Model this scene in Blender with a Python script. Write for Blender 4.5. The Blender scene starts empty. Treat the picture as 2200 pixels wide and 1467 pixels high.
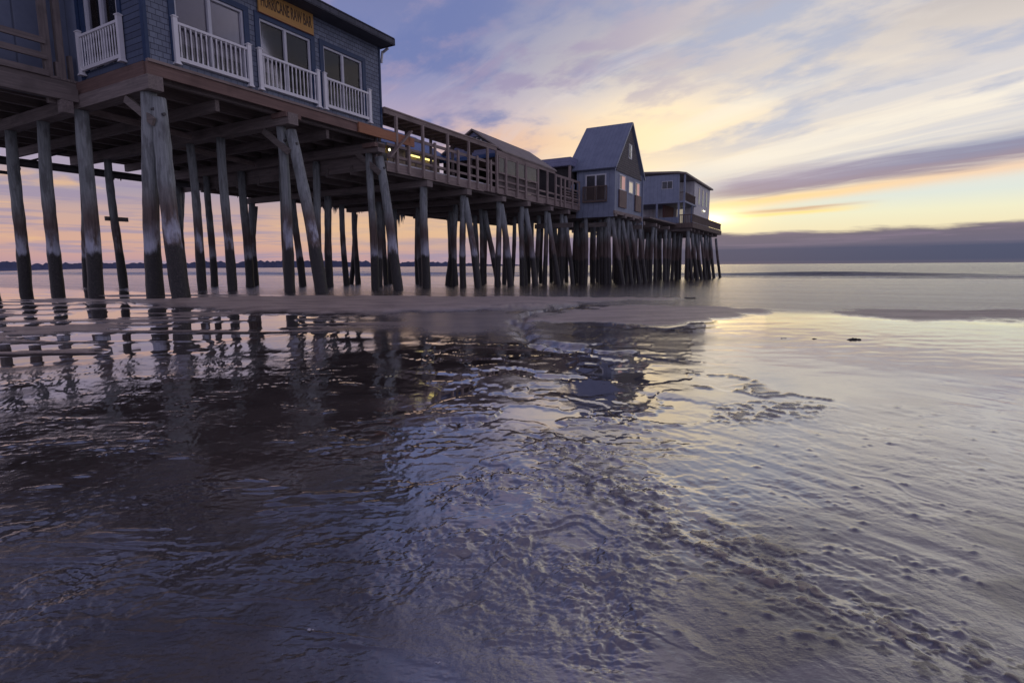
import bpy, math, random
import numpy as np
from mathutils import Vector, Matrix
R = math.radians
rnd = random.Random(11)
sc = bpy.context.scene
col = sc.collection

# ------------------------------------------------------------------ camera frame / pier frame
H = 0.6
ANG = R(29.5)
PX, PY = math.sin(ANG), math.cos(ANG)          # along the pier, towards the sea
QX, QY = math.cos(ANG), -math.sin(ANG)         # across the pier, towards the beach side
OX, OY = -7.354, 12.0                          # ground point below the near building's corner


def W(s, t, z):
    return Vector((OX + s * PX + t * QX, OY + s * PY + t * QY, z))


ROT = math.atan2(PY, PX)


# ------------------------------------------------------------------ node helpers
def lin(c):
    return tuple(((x / 255) / 12.92 if x / 255 <= .04045 else ((x / 255 + .055) / 1.055) ** 2.4) for x in c) + (1,)


class NT:
    def __init__(s, tree):
        s.t = tree
        s.N = tree.nodes
        s.L = tree.links

    def node(s, typ, **kw):
        n = s.N.new(typ)
        for k, v in kw.items():
            setattr(n, k, v)
        return n

    def put(s, sock, v):
        if hasattr(v, 'is_linked') or isinstance(v, bpy.types.NodeSocket):
            s.L.new(v, sock)
        else:
            sock.default_value = v

    def m(s, op, a, b=None, c=None, clamp=False):
        n = s.node('ShaderNodeMath', operation=op, use_clamp=clamp)
        s.put(n.inputs[0], a)
        if b is not None:
            s.put(n.inputs[1], b)
        if c is not None:
            s.put(n.inputs[2], c)
        return n.outputs[0]

    def add(s, a, b): return s.m('ADD', a, b)
    def sub(s, a, b): return s.m('SUBTRACT', a, b)
    def mul(s, a, b): return s.m('MULTIPLY', a, b)

    def sm(s, v, a, b):          # smoothstep a..b -> 0..1 (a may be > b)
        n = s.node('ShaderNodeMapRange', interpolation_type='SMOOTHSTEP')
        s.put(n.inputs[0], v)
        if isinstance(a, (int, float)) and isinstance(b, (int, float)) and a > b:
            n.inputs[1].default_value, n.inputs[2].default_value = b, a
            n.inputs[3].default_value, n.inputs[4].default_value = 1, 0
        else:
            s.put(n.inputs[1], a)
            s.put(n.inputs[2], b)
        return n.outputs[0]

    def gauss(s, v, c, w):
        d = s.m('DIVIDE', s.sub(v, c), w)
        return s.m('EXPONENT', s.mul(s.mul(d, d), -1.0))

    def mix(s, f, a, b, mode='MIX'):
        n = s.node('ShaderNodeMix', data_type='RGBA', blend_type=mode)
        s.put(n.inputs[0], f)
        s.put(n.inputs[6], a)
        s.put(n.inputs[7], b)
        return n.outputs[2]

    def ramp(s, f, stops):
        n = s.node('ShaderNodeValToRGB')
        e = n.color_ramp.elements
        while len(e) < len(stops):
            e.new(.5)
        for i, (p, c) in enumerate(stops):
            e[i].position = p
            e[i].color = c if len(c) == 4 else lin(c)
        s.put(n.inputs[0], f)
        return n.outputs[0]

    def noise(s, v, scale=1, detail=4, rough=.55, dist=0, out=0, dims='3D'):
        n = s.node('ShaderNodeTexNoise', noise_dimensions=dims)
        if v is not None:
            s.L.new(v, n.inputs['Vector'])
        n.inputs['Scale'].default_value = scale
        n.inputs['Detail'].default_value = detail
        n.inputs['Roughness'].default_value = rough
        n.inputs['Distortion'].default_value = dist
        return n.outputs[out]

    def vec(s, x, y, z=0.0):
        n = s.node('ShaderNodeCombineXYZ')
        s.put(n.inputs[0], x)
        s.put(n.inputs[1], y)
        s.put(n.inputs[2], z)
        return n.outputs[0]

    def sep(s, v):
        n = s.node('ShaderNodeSeparateXYZ')
        s.L.new(v, n.inputs[0])
        return n.outputs

    def stretch(s, v, sx, sy, sz):
        n = s.node('ShaderNodeVectorMath', operation='MULTIPLY')
        s.L.new(v, n.inputs[0])
        n.inputs[1].default_value = (sx, sy, sz)
        return n.outputs[0]

    def bump(s, h, strength=.5, dist=.01, normal=None):
        n = s.node('ShaderNodeBump')
        n.inputs['Strength'].default_value = strength
        n.inputs['Distance'].default_value = dist
        s.L.new(h, n.inputs['Height'])
        if normal is not None:
            s.L.new(normal, n.inputs['Normal'])
        return n.outputs[0]


def material(name):
    m = bpy.data.materials.new(name)
    m.use_nodes = True
    t = NT(m.node_tree)
    t.bsdf = m.node_tree.nodes['Principled BSDF']
    t.out = m.node_tree.nodes['Material Output']
    t.obj = t.node('ShaderNodeTexCoord').outputs['Object']
    t.mat = m
    return t


def finish(t, color, rough=.7, normal=None, spec=.4):
    t.put(t.bsdf.inputs['Base Color'], color)
    t.put(t.bsdf.inputs['Roughness'], rough)
    t.bsdf.inputs['Specular IOR Level'].default_value = spec
    if normal is not None:
        t.L.new(normal, t.bsdf.inputs['Normal'])
    return t.mat


def m_wood(name, c1, c2, axis='x', rough=.8, stain=.35):
    t = material(name)
    st = {'x': (1.2, 22, 22), 'y': (22, 1.2, 22), 'z': (22, 22, 1.2)}[axis]
    rv = t.node('ShaderNodeObjectInfo').outputs['Random']
    n = t.node('ShaderNodeVectorMath', operation='ADD')
    t.L.new(t.stretch(t.obj, *st), n.inputs[0])
    t.L.new(t.vec(t.mul(rv, 37.0), 0.0, 0.0), n.inputs[1])
    g = t.noise(n.outputs[0], 1, 6, .65)
    b = t.noise(t.obj, 1.7, 4, .6)
    c = t.mix(t.sm(g, .3, .72), c1, c2)
    c = t.mix(t.mul(t.sm(b, .5, .7), stain), c, tuple(x * .45 for x in c1[:3]) + (1,))
    return finish(t, c, rough, t.bump(g, .5, .008))


def m_plain(name, c, rough=.6, var=.2, sc_=6, spec=.4, metal=0):
    t = material(name)
    g = t.noise(t.obj, sc_, 5, .6)
    c2 = tuple(x * (1 - var) for x in c[:3]) + (1,)
    t.bsdf.inputs['Metallic'].default_value = metal
    return finish(t, t.mix(t.sm(g, .35, .7), c, c2), rough, t.bump(g, .15, .004), spec)


def m_shingle(name, c1, c2, mortar, w=.16, h=.115, axes='xz', wear=.5):
    t = material(name)
    x, y, z = t.sep(t.obj)
    v = t.vec(t.add(x, y), z, 0.0)
    br = t.node('ShaderNodeTexBrick')
    t.L.new(v, br.inputs['Vector'])
    br.inputs['Color1'].default_value = c1
    br.inputs['Color2'].default_value = c2
    br.inputs['Mortar'].default_value = mortar
    br.inputs['Scale'].default_value = 1
    br.inputs['Mortar Size'].default_value = .006
    br.inputs['Brick Width'].default_value = w
    br.inputs['Row Height'].default_value = h
    br.inputs['Bias'].default_value = -.1
    grain = t.noise(t.stretch(t.obj, 40, 40, 3), 1, 4, .6)
    blot = t.noise(t.obj, 1.3, 4, .6)
    c = t.mix(t.mul(t.sm(grain, .4, .75), .35), br.outputs['Color'], mortar)
    c = t.mix(t.mul(t.sm(blot, .5, .75), wear), c, c2)
    row = t.m('FRACT', t.m('DIVIDE', z, h))
    c = t.mix(t.mul(t.sm(row, .14, .0), .75), c, mortar)
    lap = t.sub(1.0, row)
    hgt = t.add(t.add(t.mul(lap, .8), t.mul(grain, .2)), t.mul(br.outputs['Fac'], -.45))
    return finish(t, c, .8, t.bump(hgt, .8, .018), .3)


def m_boards(name, c1, c2, pitch=.2, axis='x', rough=.6):
    """painted vertical boards / clapboards: grooves repeat along axis"""
    t = material(name)
    x, y, z = t.sep(t.obj)
    a = {'x': x, 'y': y, 'z': z, 'h': t.add(x, y)}[axis]
    f = t.m('FRACT', t.m('DIVIDE', a, pitch))
    groove = t.m('MAXIMUM', t.sm(f, .06, .0), t.sm(f, .94, 1.0))
    g = t.noise(t.obj, 2.2, 5, .6)
    c = t.mix(t.sm(g, .35, .7), c1, c2)
    c = t.mix(t.mul(groove, .6), c, tuple(v * .3 for v in c1[:3]) + (1,))
    hgt = t.add(t.mul(groove, -1.0), t.mul(g, .2))
    return finish(t, c, rough, t.bump(hgt, .7, .01))


def m_glass(name, tint=(.02, .025, .035, 1), refl=1.0):
    t = material(name)
    tr = t.node('ShaderNodeBsdfTransparent')
    tr.inputs[0].default_value = (.8, .8, .85, 1)
    gl = t.node('ShaderNodeBsdfGlossy')
    gl.inputs['Roughness'].default_value = .03
    gl.inputs['Color'].default_value = (refl, refl, refl, 1)
    fr = t.node('ShaderNodeFresnel')
    fr.inputs[0].default_value = 1.5
    mx = t.node('ShaderNodeMixShader')
    t.L.new(fr.outputs[0], mx.inputs[0])
    t.L.new(tr.outputs[0], mx.inputs[1])
    t.L.new(gl.outputs[0], mx.inputs[2])
    t.N.remove(t.bsdf)
    t.L.new(mx.outputs[0], t.out.inputs[0])
    return t.mat


def m_emit(name, c, strength):
    t = material(name)
    t.bsdf.inputs['Base Color'].default_value = c
    t.bsdf.inputs['Emission Color'].default_value = c
    t.bsdf.inputs['Emission Strength'].default_value = strength
    return t.mat


def m_pile():
    t = material('pile_timber')
    geo = t.node('ShaderNodeNewGeometry').outputs['Position']
    x, y, z = t.sep(geo)
    rv = t.node('ShaderNodeObjectInfo').outputs['Random']
    off = t.node('ShaderNodeVectorMath', operation='ADD')
    t.L.new(t.obj, off.inputs[0])
    t.L.new(t.vec(t.mul(rv, 31.0), t.mul(rv, 17.0), 0.0), off.inputs[1])
    o = off.outputs[0]
    g = t.noise(t.stretch(o, 26, 26, 1.3), 1, 6, .65)
    b = t.noise(o, 2.2, 5, .65)
    b2 = t.noise(t.stretch(o, 5, 5, 1.6), 1, 5, .6)
    zz = t.add(z, t.mul(t.sub(b, .5), .55))
    up = t.mix(t.sm(g, .3, .7), (.21, .228, .226, 1), (.36, .385, .378, 1))
    up = t.mix(t.mul(t.sm(b2, .48, .66), .65), up, (.10, .10, .098, 1))
    brown = t.mix(t.sm(g, .3, .7), (.095, .072, .064, 1), (.19, .14, .12, 1))
    c = t.mix(t.sm(zz, 1.7, 2.5), brown, up)
    ice = t.mix(t.sm(g, .3, .7), (.40, .42, .50, 1), (.62, .64, .72, 1))
    icem = t.mul(t.mul(t.sm(t.add(zz, t.mul(t.sub(rv, .5), .7)), 1.75, 1.15), t.sm(t.add(b2, t.mul(rv, .3)), .5, .72)), t.sm(y, 34.0, 15.0))
    c = t.mix(icem, c, ice)
    zb = t.add(t.add(z, t.mul(t.sub(b2, .5), .5)), t.mul(t.sub(rv, .5), .22))
    barn = t.noise(o, 55, 3, .7)
    blk = t.mix(t.sm(barn, .42, .7), (.026, .024, .024, 1), (.10, .09, .082, 1))
    low = t.sm(zb, 1.10, .94)
    c = t.mix(low, c, blk)
    hgt = t.add(t.mul(g, .6), t.mul(t.mul(barn, low), 1.2))
    rough = t.add(.75, t.mul(low, -.3))
    return finish(t, c, rough, t.bump(hgt, .7, .014), .35)


M = {}
M['pile'] = m_pile()
M['ww_x'] = m_wood('weathered_wood', (.235, .185, .165, 1), (.36, .285, .25, 1), 'x')
M['ww_y'] = m_wood('weathered_wood_cross', (.15, .13, .115, 1), (.25, .21, .185, 1), 'y')
M['ww_z'] = m_wood('weathered_wood_upright', (.27, .215, .195, 1), (.41, .33, .29, 1), 'z')
M['lw_x'] = m_wood('light_wood', (.34, .27, .23, 1), (.46, .37, .32, 1), 'x', stain=.2)
M['lw_y'] = m_wood('light_wood_cross', (.32, .26, .22, 1), (.44, .36, .31, 1), 'y', stain=.2)
M['dw_x'] = m_wood('dark_wood', (.17, .143, .13, 1), (.28, .235, .21, 1), 'x')
M['dw_y'] = m_wood('dark_wood_cross', (.18, .15, .137, 1), (.30, .25, .225, 1), 'y')
M['dw_z'] = m_wood('dark_wood_upright', (.17, .143, .13, 1), (.28, .235, .21, 1), 'z')
M['red_x'] = m_wood('reddish_wood', (.18, .115, .095, 1), (.26, .17, .14, 1), 'x')
M['red_y'] = m_wood('reddish_wood_cross', (.15, .095, .08, 1), (.22, .14, .115, 1), 'y')
M['orange_x'] = m_wood('orange_wood', (.36, .165, .09, 1), (.46, .22, .12, 1), 'x', stain=.15)
M['shingle'] = m_shingle('blue_grey_shingle', (.23, .265, .325, 1), (.165, .19, .24, 1), (.08, .09, .125, 1))
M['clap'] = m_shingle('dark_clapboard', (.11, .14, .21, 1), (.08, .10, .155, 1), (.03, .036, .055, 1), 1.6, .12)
M['trim'] = m_plain('blue_trim', (.03, .06, .135, 1), .5)
M['white'] = m_plain('white_vinyl', (.86, .86, .86, 1), .35, .05)
M['frame'] = m_plain('white_frame', (.62, .63, .66, 1), .4, .1)
M['glass'] = m_glass('window_glass')
M['blind'] = m_plain('drawn_blind', (.30, .265, .255, 1), .8, .1)
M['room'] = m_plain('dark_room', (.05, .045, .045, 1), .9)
M['sign'] = m_wood('ochre_sign', (.50, .27, .075, 1), (.58, .33, .10, 1), 'x', .6, .1)
M['letter'] = m_plain('brown_lettering', (.085, .05, .03, 1), .6)
M['roof'] = m_shingle('dark_roof_shingle', (.11, .115, .135, 1), (.07, .075, .09, 1), (.03, .03, .035, 1), .3, .14)
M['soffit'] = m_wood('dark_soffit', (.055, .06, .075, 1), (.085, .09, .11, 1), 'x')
M['panel'] = m_boards('blue_grey_panel', (.20, .235, .31, 1), (.165, .195, .265, 1), .6, 'h')
M['metal'] = m_plain('grey_pipe', (.09, .085, .085, 1), .45, .3)
M['blueroof'] = m_boards('blue_metal_roof', (.085, .17, .40, 1), (.07, .14, .33, 1), .3, 'x', .45)
M['yellow'] = m_boards('yellow_boards', (.60, .38, .06, 1), (.52, .31, .05, 1), .25, 'x')
M['cream'] = m_boards('faded_cream_boards', (.40, .33, .24, 1), (.32, .26, .2, 1), .25, 'x')
M['doorblue'] = m_plain('blue_door', (.05, .11, .28, 1), .5)
M['lilac'] = m_boards('lilac_gable', (.25, .26, .38, 1), (.20, .21, .32, 1), .18, 'z')
M['brownroof'] = m_boards('brown_grey_roof', (.30, .25, .22, 1), (.23, .19, .17, 1), .35, 'x')
M['sheet'] = m_plain('cloudy_plastic_sheet', (.06, .062, .07, 1), .2, .45, 3, .5)
M['house'] = m_boards('house_boards', (.27, .31, .40, 1), (.22, .255, .335, 1), .3, 'h')
M['houseroof'] = m_boards('grey_metal_roof', (.23, .265, .345, 1), (.19, .22, .295, 1), .22, 'y', .42)
M['gable'] = m_shingle('grey_gable_shingle', (.19, .175, .165, 1), (.14, .13, .125, 1), (.05, .05, .05, 1), .15, .12)
M['brownpanel'] = m_boards('brown_slats', (.20, .13, .115, 1), (.15, .10, .09, 1), .09, 'h')
M['palewhite'] = m_boards('pale_boards', (.72, .71, .70, 1), (.62, .61, .61, 1), .3, 'h')
M['deckrail'] = m_wood('brown_deck_rail', (.12, .09, .075, 1), (.2, .15, .12, 1), 'z')
M['darkred'] = m_plain('dark_red_wall', (.13, .06, .055, 1), .8)
M['pinkglow'] = m_emit('pink_glow', lin((226, 176, 162)), .3)  # faint pink emission set into the house window panes
M['paleglow'] = m_emit('pale_glow', lin((232, 218, 190)), .35)  # faint pale emission set into a house window and the pavilion door
M['tube'] = m_emit('tube_glow', lin((255, 232, 140)), 1.6)
M['bulb'] = m_emit('bulb_glow', lin((255, 246, 205)), 2.5)
M['lampbody'] = m_plain('lamp_housing', (.3, .3, .3, 1), .5)
M['ice'] = m_plain('hanging_ice', (.10, .095, .10, 1), .2, .4, 20, .6)
M['signwhite'] = m_plain('pale_lettering', (.6, .6, .62, 1), .5)
M['signdark'] = m_plain('dark_disc', (.05, .055, .06, 1), .6)
M['weed'] = m_plain('dark_seaweed', (.022, .018, .016, 1), .45, .5, 30)
M['shell'] = m_plain('pale_shell', (.62, .62, .66, 1), .35, .15, 40)
M['snow'] = m_plain('thin_snow', (.66, .66, .68, 1), .6, .1)


# ------------------------------------------------------------------ mesh builder in pier coordinates (s, t, z)
class MB:
    def __init__(s):
        s.v, s.f = [], []

    def poly(s, pts, faces):
        n = len(s.v)
        s.v += [tuple(p) for p in pts]
        s.f += [tuple(i + n for i in f) for f in faces]
        return s

    def hexa(s, p):   # 8 points: bottom 4 (ccw), top 4
        return s.poly(p, [(3, 2, 1, 0), (4, 5, 6, 7), (0, 1, 5, 4), (1, 2, 6, 5), (2, 3, 7, 6), (3, 0, 4, 7)])

    def box(s, s0, s1, t0, t1, z0, z1):
        return s.hexa([(s0, t0, z0), (s1, t0, z0), (s1, t1, z0), (s0, t1, z0),
                       (s0, t0, z1), (s1, t0, z1), (s1, t1, z1), (s0, t1, z1)])

    def bar(s, a, b, w, h, up=(0, 0, 1)):     # a bar of section w x h from a to b
        a, b = Vector(a), Vector(b)
        d = (b - a).normalized()
        u = Vector(up)
        if abs(d.dot(u)) > .98:
            u = Vector((1, 0, 0))
        x = d.cross(u).normalized() * w / 2
        y = x.cross(d).normalized() * h / 2
        return s.hexa([a - x - y, a + x - y, a + x + y, a - x + y, b - x - y, b + x - y, b + x + y, b - x + y])

    def prism(s, pts, off):     # polygon extruded by the vector off
        n = len(pts)
        o = Vector(off)
        p = [Vector(q) for q in pts]
        return s.poly(p + [q + o for q in p], [tuple(range(n))[::-1], tuple(range(n, 2 * n))] +
                      [(i, (i + 1) % n, (i + 1) % n + n, i + n) for i in range(n)])

    def tube(s, pts, rad, seg=10, wob=0, cap=True, rr=None):
        pts = [Vector(p) for p in pts]
        n0 = len(s.v)
        for k, p in enumerate(pts):
            d = (pts[min(k + 1, len(pts) - 1)] - pts[max(k - 1, 0)]).normalized()
            u = Vector((0, 0, 1)) if abs(d.z) < .9 else Vector((1, 0, 0))
            x = d.cross(u).normalized()
            y = d.cross(x).normalized()
            r = rad[k] if isinstance(rad, (list, tuple)) else rad
            for i in range(seg):
                a = 2 * math.pi * i / seg
                q = r * (1 + (rr.uniform(-wob, wob) if rr else 0))
                s.v.append(tuple(p + x * q * math.cos(a) + y * q * math.sin(a)))
        for k in range(len(pts) - 1):
            for i in range(seg):
                j = (i + 1) % seg
                s.f.append((n0 + k * seg + i, n0 + k * seg + j, n0 + (k + 1) * seg + j, n0 + (k + 1) * seg + i))
        if cap:
            s.f.append(tuple(n0 + i for i in range(seg))[::-1])
            s.f.append(tuple(n0 + (len(pts) - 1) * seg + i for i in range(seg)))
        return s

    def build(s, name, m, parent=None, org=None, smooth=False, world=False):
        org = org or getattr(parent, 'org', None) or ORG.get(parent.name if parent else '', (0, 0, 0))
        me = bpy.data.meshes.new(name)
        if world:
            me.from_pydata([tuple(Vector(p) - Vector(org)) for p in s.v], [], s.f)
        else:
            me.from_pydata([(p[0] - org[0], -(p[1] - org[1]), p[2] - org[2]) for p in s.v], [], [f[::-1] for f in s.f])
        me.materials.append(m)
        if smooth:
            me.polygons.foreach_set('use_smooth', [True] * len(me.polygons))
        me.update()
        o = bpy.data.objects.new(name, me)
        col.objects.link(o)
        if parent is not None:
            o.parent = parent
            ORG[o.name] = org
        else:
            ORG[o.name] = org
            if world:
                o.location = org
            else:
                o.location = W(*org)
                o.rotation_euler = (0, 0, ROT)
        return o


ORG = {}


def tag(o, label=None, cat=None, group=None, kind=None):
    if label: o['label'] = label
    if cat: o['category'] = cat
    if group: o['group'] = group
    if kind: o['kind'] = kind
    elif cat: o['kind'] = 'thing'
    return o


def thing(name, org, label, cat, group=None):
    o = bpy.data.objects.new(name, None)
    o.empty_display_size = .3
    col.objects.link(o)
    o.location = W(*org)
    o.rotation_euler = (0, 0, ROT)
    ORG[o.name] = org
    return tag(o, label, cat, group)


def fix(o):
    """make face normals consistent"""
    import bmesh
    bm = bmesh.new()
    bm.from_mesh(o.data)
    bmesh.ops.recalc_face_normals(bm, faces=bm.faces)
    bm.to_mesh(o.data)
    bm.free()
    return o


def text_mesh(txt, size, extrude, sx=1.0):
    cu = bpy.data.curves.new('txt', 'FONT')
    cu.body = txt
    cu.size = size
    cu.extrude = extrude
    cu.align_x = 'CENTER'
    cu.align_y = 'CENTER'
    cu.offset = size * .012
    cu.resolution_u = 3
    ob = bpy.data.objects.new('txt', cu)
    col.objects.link(ob)
    dg = bpy.context.evaluated_depsgraph_get()
    me = bpy.data.meshes.new_from_object(ob.evaluated_get(dg))
    bpy.data.objects.remove(ob)
    vs = [(v.co.x * sx, v.co.y, v.co.z) for v in me.vertices]
    fs = [tuple(p.vertices) for p in me.polygons]
    return vs, fs


#@@SKY
# ------------------------------------------------------------------ world: dusk sky with streaked clouds
SUN_AZ, SUN_EL = 19.6, 4.6
wd = bpy.data.worlds.new('World')
sc.world = wd
wd.use_nodes = True
w = NT(wd.node_tree)
for n in list(w.N):
    w.N.remove(n)
gen = w.node('ShaderNodeTexCoord').outputs['Generated']
nv = w.node('ShaderNodeVectorMath', operation='NORMALIZE')
w.L.new(gen, nv.inputs[0])
x, y, z = w.sep(nv.outputs[0])
el = w.mul(w.m('ARCSINE', w.m('ABSOLUTE', z)), 57.29578)
az = w.mul(w.m('ARCTAN2', x, y), 57.29578)
aaz = w.m('ABSOLUTE', az)
# cloud plane overhead; streaks run towards azimuth -28
dz = w.add(w.m('ABSOLUTE', z), .075)
px, py = w.m('DIVIDE', x, dz), w.m('DIVIDE', y, dz)
ph = R(-30)
alo = w.add(w.mul(px, math.sin(ph)), w.mul(py, math.cos(ph)))
acr = w.sub(w.mul(px, math.cos(ph)), w.mul(py, math.sin(ph)))
warp = w.noise(w.vec(w.mul(alo, .35), w.mul(acr, .6), 3.0), 1, 3, .5)
acr2 = w.add(acr, w.mul(w.sub(warp, .5), .7))
n1 = w.noise(w.vec(w.mul(alo, 1.05), w.mul(acr2, 1.7), 0.0), 1, 7, .56, .1)
n2 = w.noise(w.vec(w.mul(alo, 1.5), w.mul(acr2, 2.2), 7.0), 1, 7, .58, .1)
n3 = w.noise(w.vec(w.mul(alo, .7), w.mul(acr2, 4.6), 11.0), 1, 7, .64, .3)
n4 = w.noise(w.vec(w.mul(alo, .25), w.mul(acr2, 2.3), 21.0), 1, 5, .5, .2)
nb = w.noise(w.vec(w.mul(az, .07), w.mul(el, .5), 2.0), 1, 6, .6, .3)     # soft bank edges near the horizon
nb2 = w.noise(w.vec(w.mul(az, .09), w.mul(el, 1.5), 5.0), 1, 6, .62, .2)
e60 = w.m('DIVIDE', el, 60.0)
D = lambda d: d / 60.0
c_left = w.ramp(e60, [(D(0), (168, 140, 152)), (D(.9), (188, 150, 150)), (D(2.2), (204, 162, 144)), (D(4.2), (196, 162, 150)), (D(6.5), (160, 148, 164)),
                      (D(10), (166, 155, 178)), (D(13.5), (172, 158, 182)), (D(17), (140, 141, 178)), (D(21), (120, 128, 172)), (D(27), (110, 118, 162)), (D(40), (92, 98, 140)), (D(58), (88, 90, 128))])
c_right = w.ramp(e60, [(D(0), (236, 196, 160)), (D(2.6), (234, 218, 178)), (D(4.3), (232, 228, 196)), (D(5.6), (216, 222, 212)), (D(7.5), (222, 219, 212)),
                       (D(10), (224, 217, 208)), (D(12.5), (232, 223, 212)), (D(15.5), (218, 208, 200)), (D(18.5), (198, 190, 186)), (D(23), (170, 167, 182)), (D(29), (122, 118, 142)), (D(58), (98, 94, 124))])
c = w.mix(w.sm(az, -11, 15), c_left, c_right)
# warm glow spreading left over the roofs
gw = w.add(az, w.mul(w.sub(n2, .5), 9.0))
gl = w.mul(w.mul(w.sm(gw, -6, 11), w.sm(gw, 46, 20)), w.gauss(w.add(el, w.add(w.mul(az, -.10), w.mul(w.sub(n1, .5), 6.0))), 10.1, 3.3))
c = w.mix(w.m('MULTIPLY', gl, .97, clamp=True), c, w.mix(w.sm(az, 8, 36), (1.06, .83, .50, 1), (.80, .71, .60, 1)))
pe = w.mul(w.gauss(az, -1.0, 9.5), w.gauss(w.add(el, w.mul(w.sub(n1, .5), 5.0)), 11.6, 2.0))
c = w.mix(w.mul(pe, .8), c, lin((226, 184, 156)))
# blue gaps and mauve streaks in the cloud sheet
bluec = w.mix(w.sm(az, -5, 25), lin((106, 119, 168)), lin((170, 177, 198)))
gapm = w.mul(w.sm(n1, .47, .60), w.mul(w.sm(el, 8.5, 13), w.sm(el, 60, 30)))
c = w.mix(w.mul(gapm, .8), c, bluec)
mv = w.mul(w.sm(n2, .47, .60), w.mul(w.sm(el, 12, 17), w.sm(el, 60, 30)))
c = w.mix(w.mul(mv, .8), c, w.mix(w.sm(az, 0, 28), lin((152, 142, 172)), lin((212, 203, 196))))
hi = w.mul(w.sm(n3, .53, .74), w.mul(w.mul(w.sm(el, 8, 11), w.sm(el, 24, 14)), w.sm(aaz, 75, 45)))
c = w.mix(w.mul(hi, .38), c, w.mix(w.sm(az, -12, 16), lin((186, 168, 184)), lin((246, 238, 226))))
# pale blue streaks on the right
sb = w.mul(w.sm(n4, .47, .60), w.mul(w.sm(az, 15, 26), w.mul(w.sm(el, 8, 9.6), w.sm(el, 18, 13))))
c = w.mix(w.mul(sb, .42), c, lin((180, 186, 204)))
sw = w.mul(w.sm(n4, .52, .38), w.mul(w.sm(az, 12, 22), w.mul(w.sm(el, 8.2, 9.4), w.sm(el, 17, 13))))
c = w.mix(w.mul(sw, .6), c, lin((244, 234, 216)))
# left, under the deck: peach and lilac bars
lb = w.mul(w.sm(az, 14, -2), w.sm(el, 8.5, 6.5))
c = w.mix(w.mul(lb, w.mul(w.sm(nb2, .46, .62), .75)), c, lin((150, 138, 162)))
c = w.mix(w.mul(lb, w.mul(w.sm(nb, .55, .68), w.mul(w.sm(el, .8, 2.4), .75))), c, lin((226, 182, 136)))
c = w.mix(w.mul(w.mul(w.sm(az, -26, -16), w.sm(az, 16, 4)), w.mul(w.gauss(el, 3.9, 2.0), .55)), c, lin((232, 190, 138)))
# long mauve band with an orange underside
elc = w.add(6.7, w.mul(w.sub(az, 19.7), .078))
elw = w.add(el, w.add(w.mul(w.sub(n3, .5), 1.6), w.mul(w.sub(nb2, .5), 1.0)))
dl = w.sub(elw, elc)
band = w.mul(w.mul(w.sm(dl, -1.3, -.3), w.sm(dl, 2.0, .2)), w.sm(w.add(az, w.mul(w.sub(nb, .5), 8.0)), 14.5, 23))
under = w.mul(w.gauss(w.add(w.sub(el, elc), w.mul(w.sub(nb, .5), .6)), -1.25, .55), w.sm(az, 15, 20))
c = w.mix(w.mul(under, .85), c, w.mix(w.sm(az, 22, 42), lin((255, 212, 140)), lin((238, 204, 172))))
c = w.mix(w.mul(band, .92), c, w.mix(w.sm(dl, -.9, 1.0), lin((150, 130, 142)), w.mix(w.sm(az, 22, 40), lin((164, 150, 168)), lin((126, 132, 164)))))
# small orange wisp
wl = w.sub(w.add(el, w.mul(w.sub(nb2, .5), .5)), w.add(4.45, w.mul(w.sub(az, 19.8), .045)))
wm_ = w.mul(w.sm(az, 17, 20), w.sm(az, 34, 27))
c = w.mix(w.mul(w.mul(w.gauss(wl, -.18, .2), wm_), .9), c, lin((255, 222, 140)))
c = w.mix(w.mul(w.mul(w.gauss(wl, .13, .16), wm_), .75), c, lin((206, 158, 120)))
# glow round the hidden sun
g2 = w.mul(w.gauss(az, SUN_AZ, 3.6), w.gauss(el, 4.3, 1.5))
c = w.mix(w.mul(g2, .8), c, (1.15, .93, .5, 1))
g3 = w.mul(w.gauss(az, 18.4, 2.3), w.gauss(el, 4.25, .5))
c = w.mix(g3, c, (3.0, 2.0, .8, 1), 'ADD')
# slate cloud bank on the horizon
bt = w.add(w.add(2.95, w.mul(w.sub(az, 20), .008)), w.add(w.mul(w.sub(nb, .5), 2.2), w.mul(w.sub(nb2, .5), .9)))
bankm = w.mul(w.sm(w.sub(el, bt), .3, -.3), w.sm(az, -17, 6))
bankc = w.ramp(w.m('DIVIDE', el, 3.4), [(0, (90, 88, 106)), (.1, (74, 80, 103)), (.4, (76, 82, 106)), (.52, (104, 100, 118)), (.8, (112, 104, 118)), (1, (130, 118, 128))])
bankc = w.mix(w.mul(w.sm(nb2, .46, .66), w.mul(w.sm(el, 1.0, 2.2), .4)), bankc, lin((142, 126, 146)))
bankc = w.mix(w.sm(az, 18, -4), bankc, lin((150, 136, 160)))
bankc = w.mix(w.sm(az, 26, 42), bankc, lin((72, 86, 114)), 'MIX') if False else bankc
c = w.mix(bankm, c, bankc)
# the sky away from the sunset: dusk blue
back = w.mix(w.sm(el, 0, 45), lin((178, 174, 204)), lin((112, 107, 134)))
c = w.mix(w.sm(aaz, 52, 105), c, back)
bg = w.node('ShaderNodeBackground')
w.L.new(c, bg.inputs[0])
bg.inputs[1].default_value = 1.0
sky = w.node('ShaderNodeTexSky', sky_type='NISHITA')
sky.sun_disc = False
sky.sun_elevation = R(SUN_EL)
sky.sun_rotation = R(SUN_AZ)
bg2 = w.node('ShaderNodeBackground')
w.L.new(sky.outputs[0], bg2.inputs[0])
bg2.inputs[1].default_value = .0005
ad = w.node('ShaderNodeAddShader')
w.L.new(bg.outputs[0], ad.inputs[0])
w.L.new(bg2.outputs[0], ad.inputs[1])
wo = w.node('ShaderNodeOutputWorld')
w.L.new(ad.outputs[0], wo.inputs[0])
#@@ENDSKY

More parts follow.
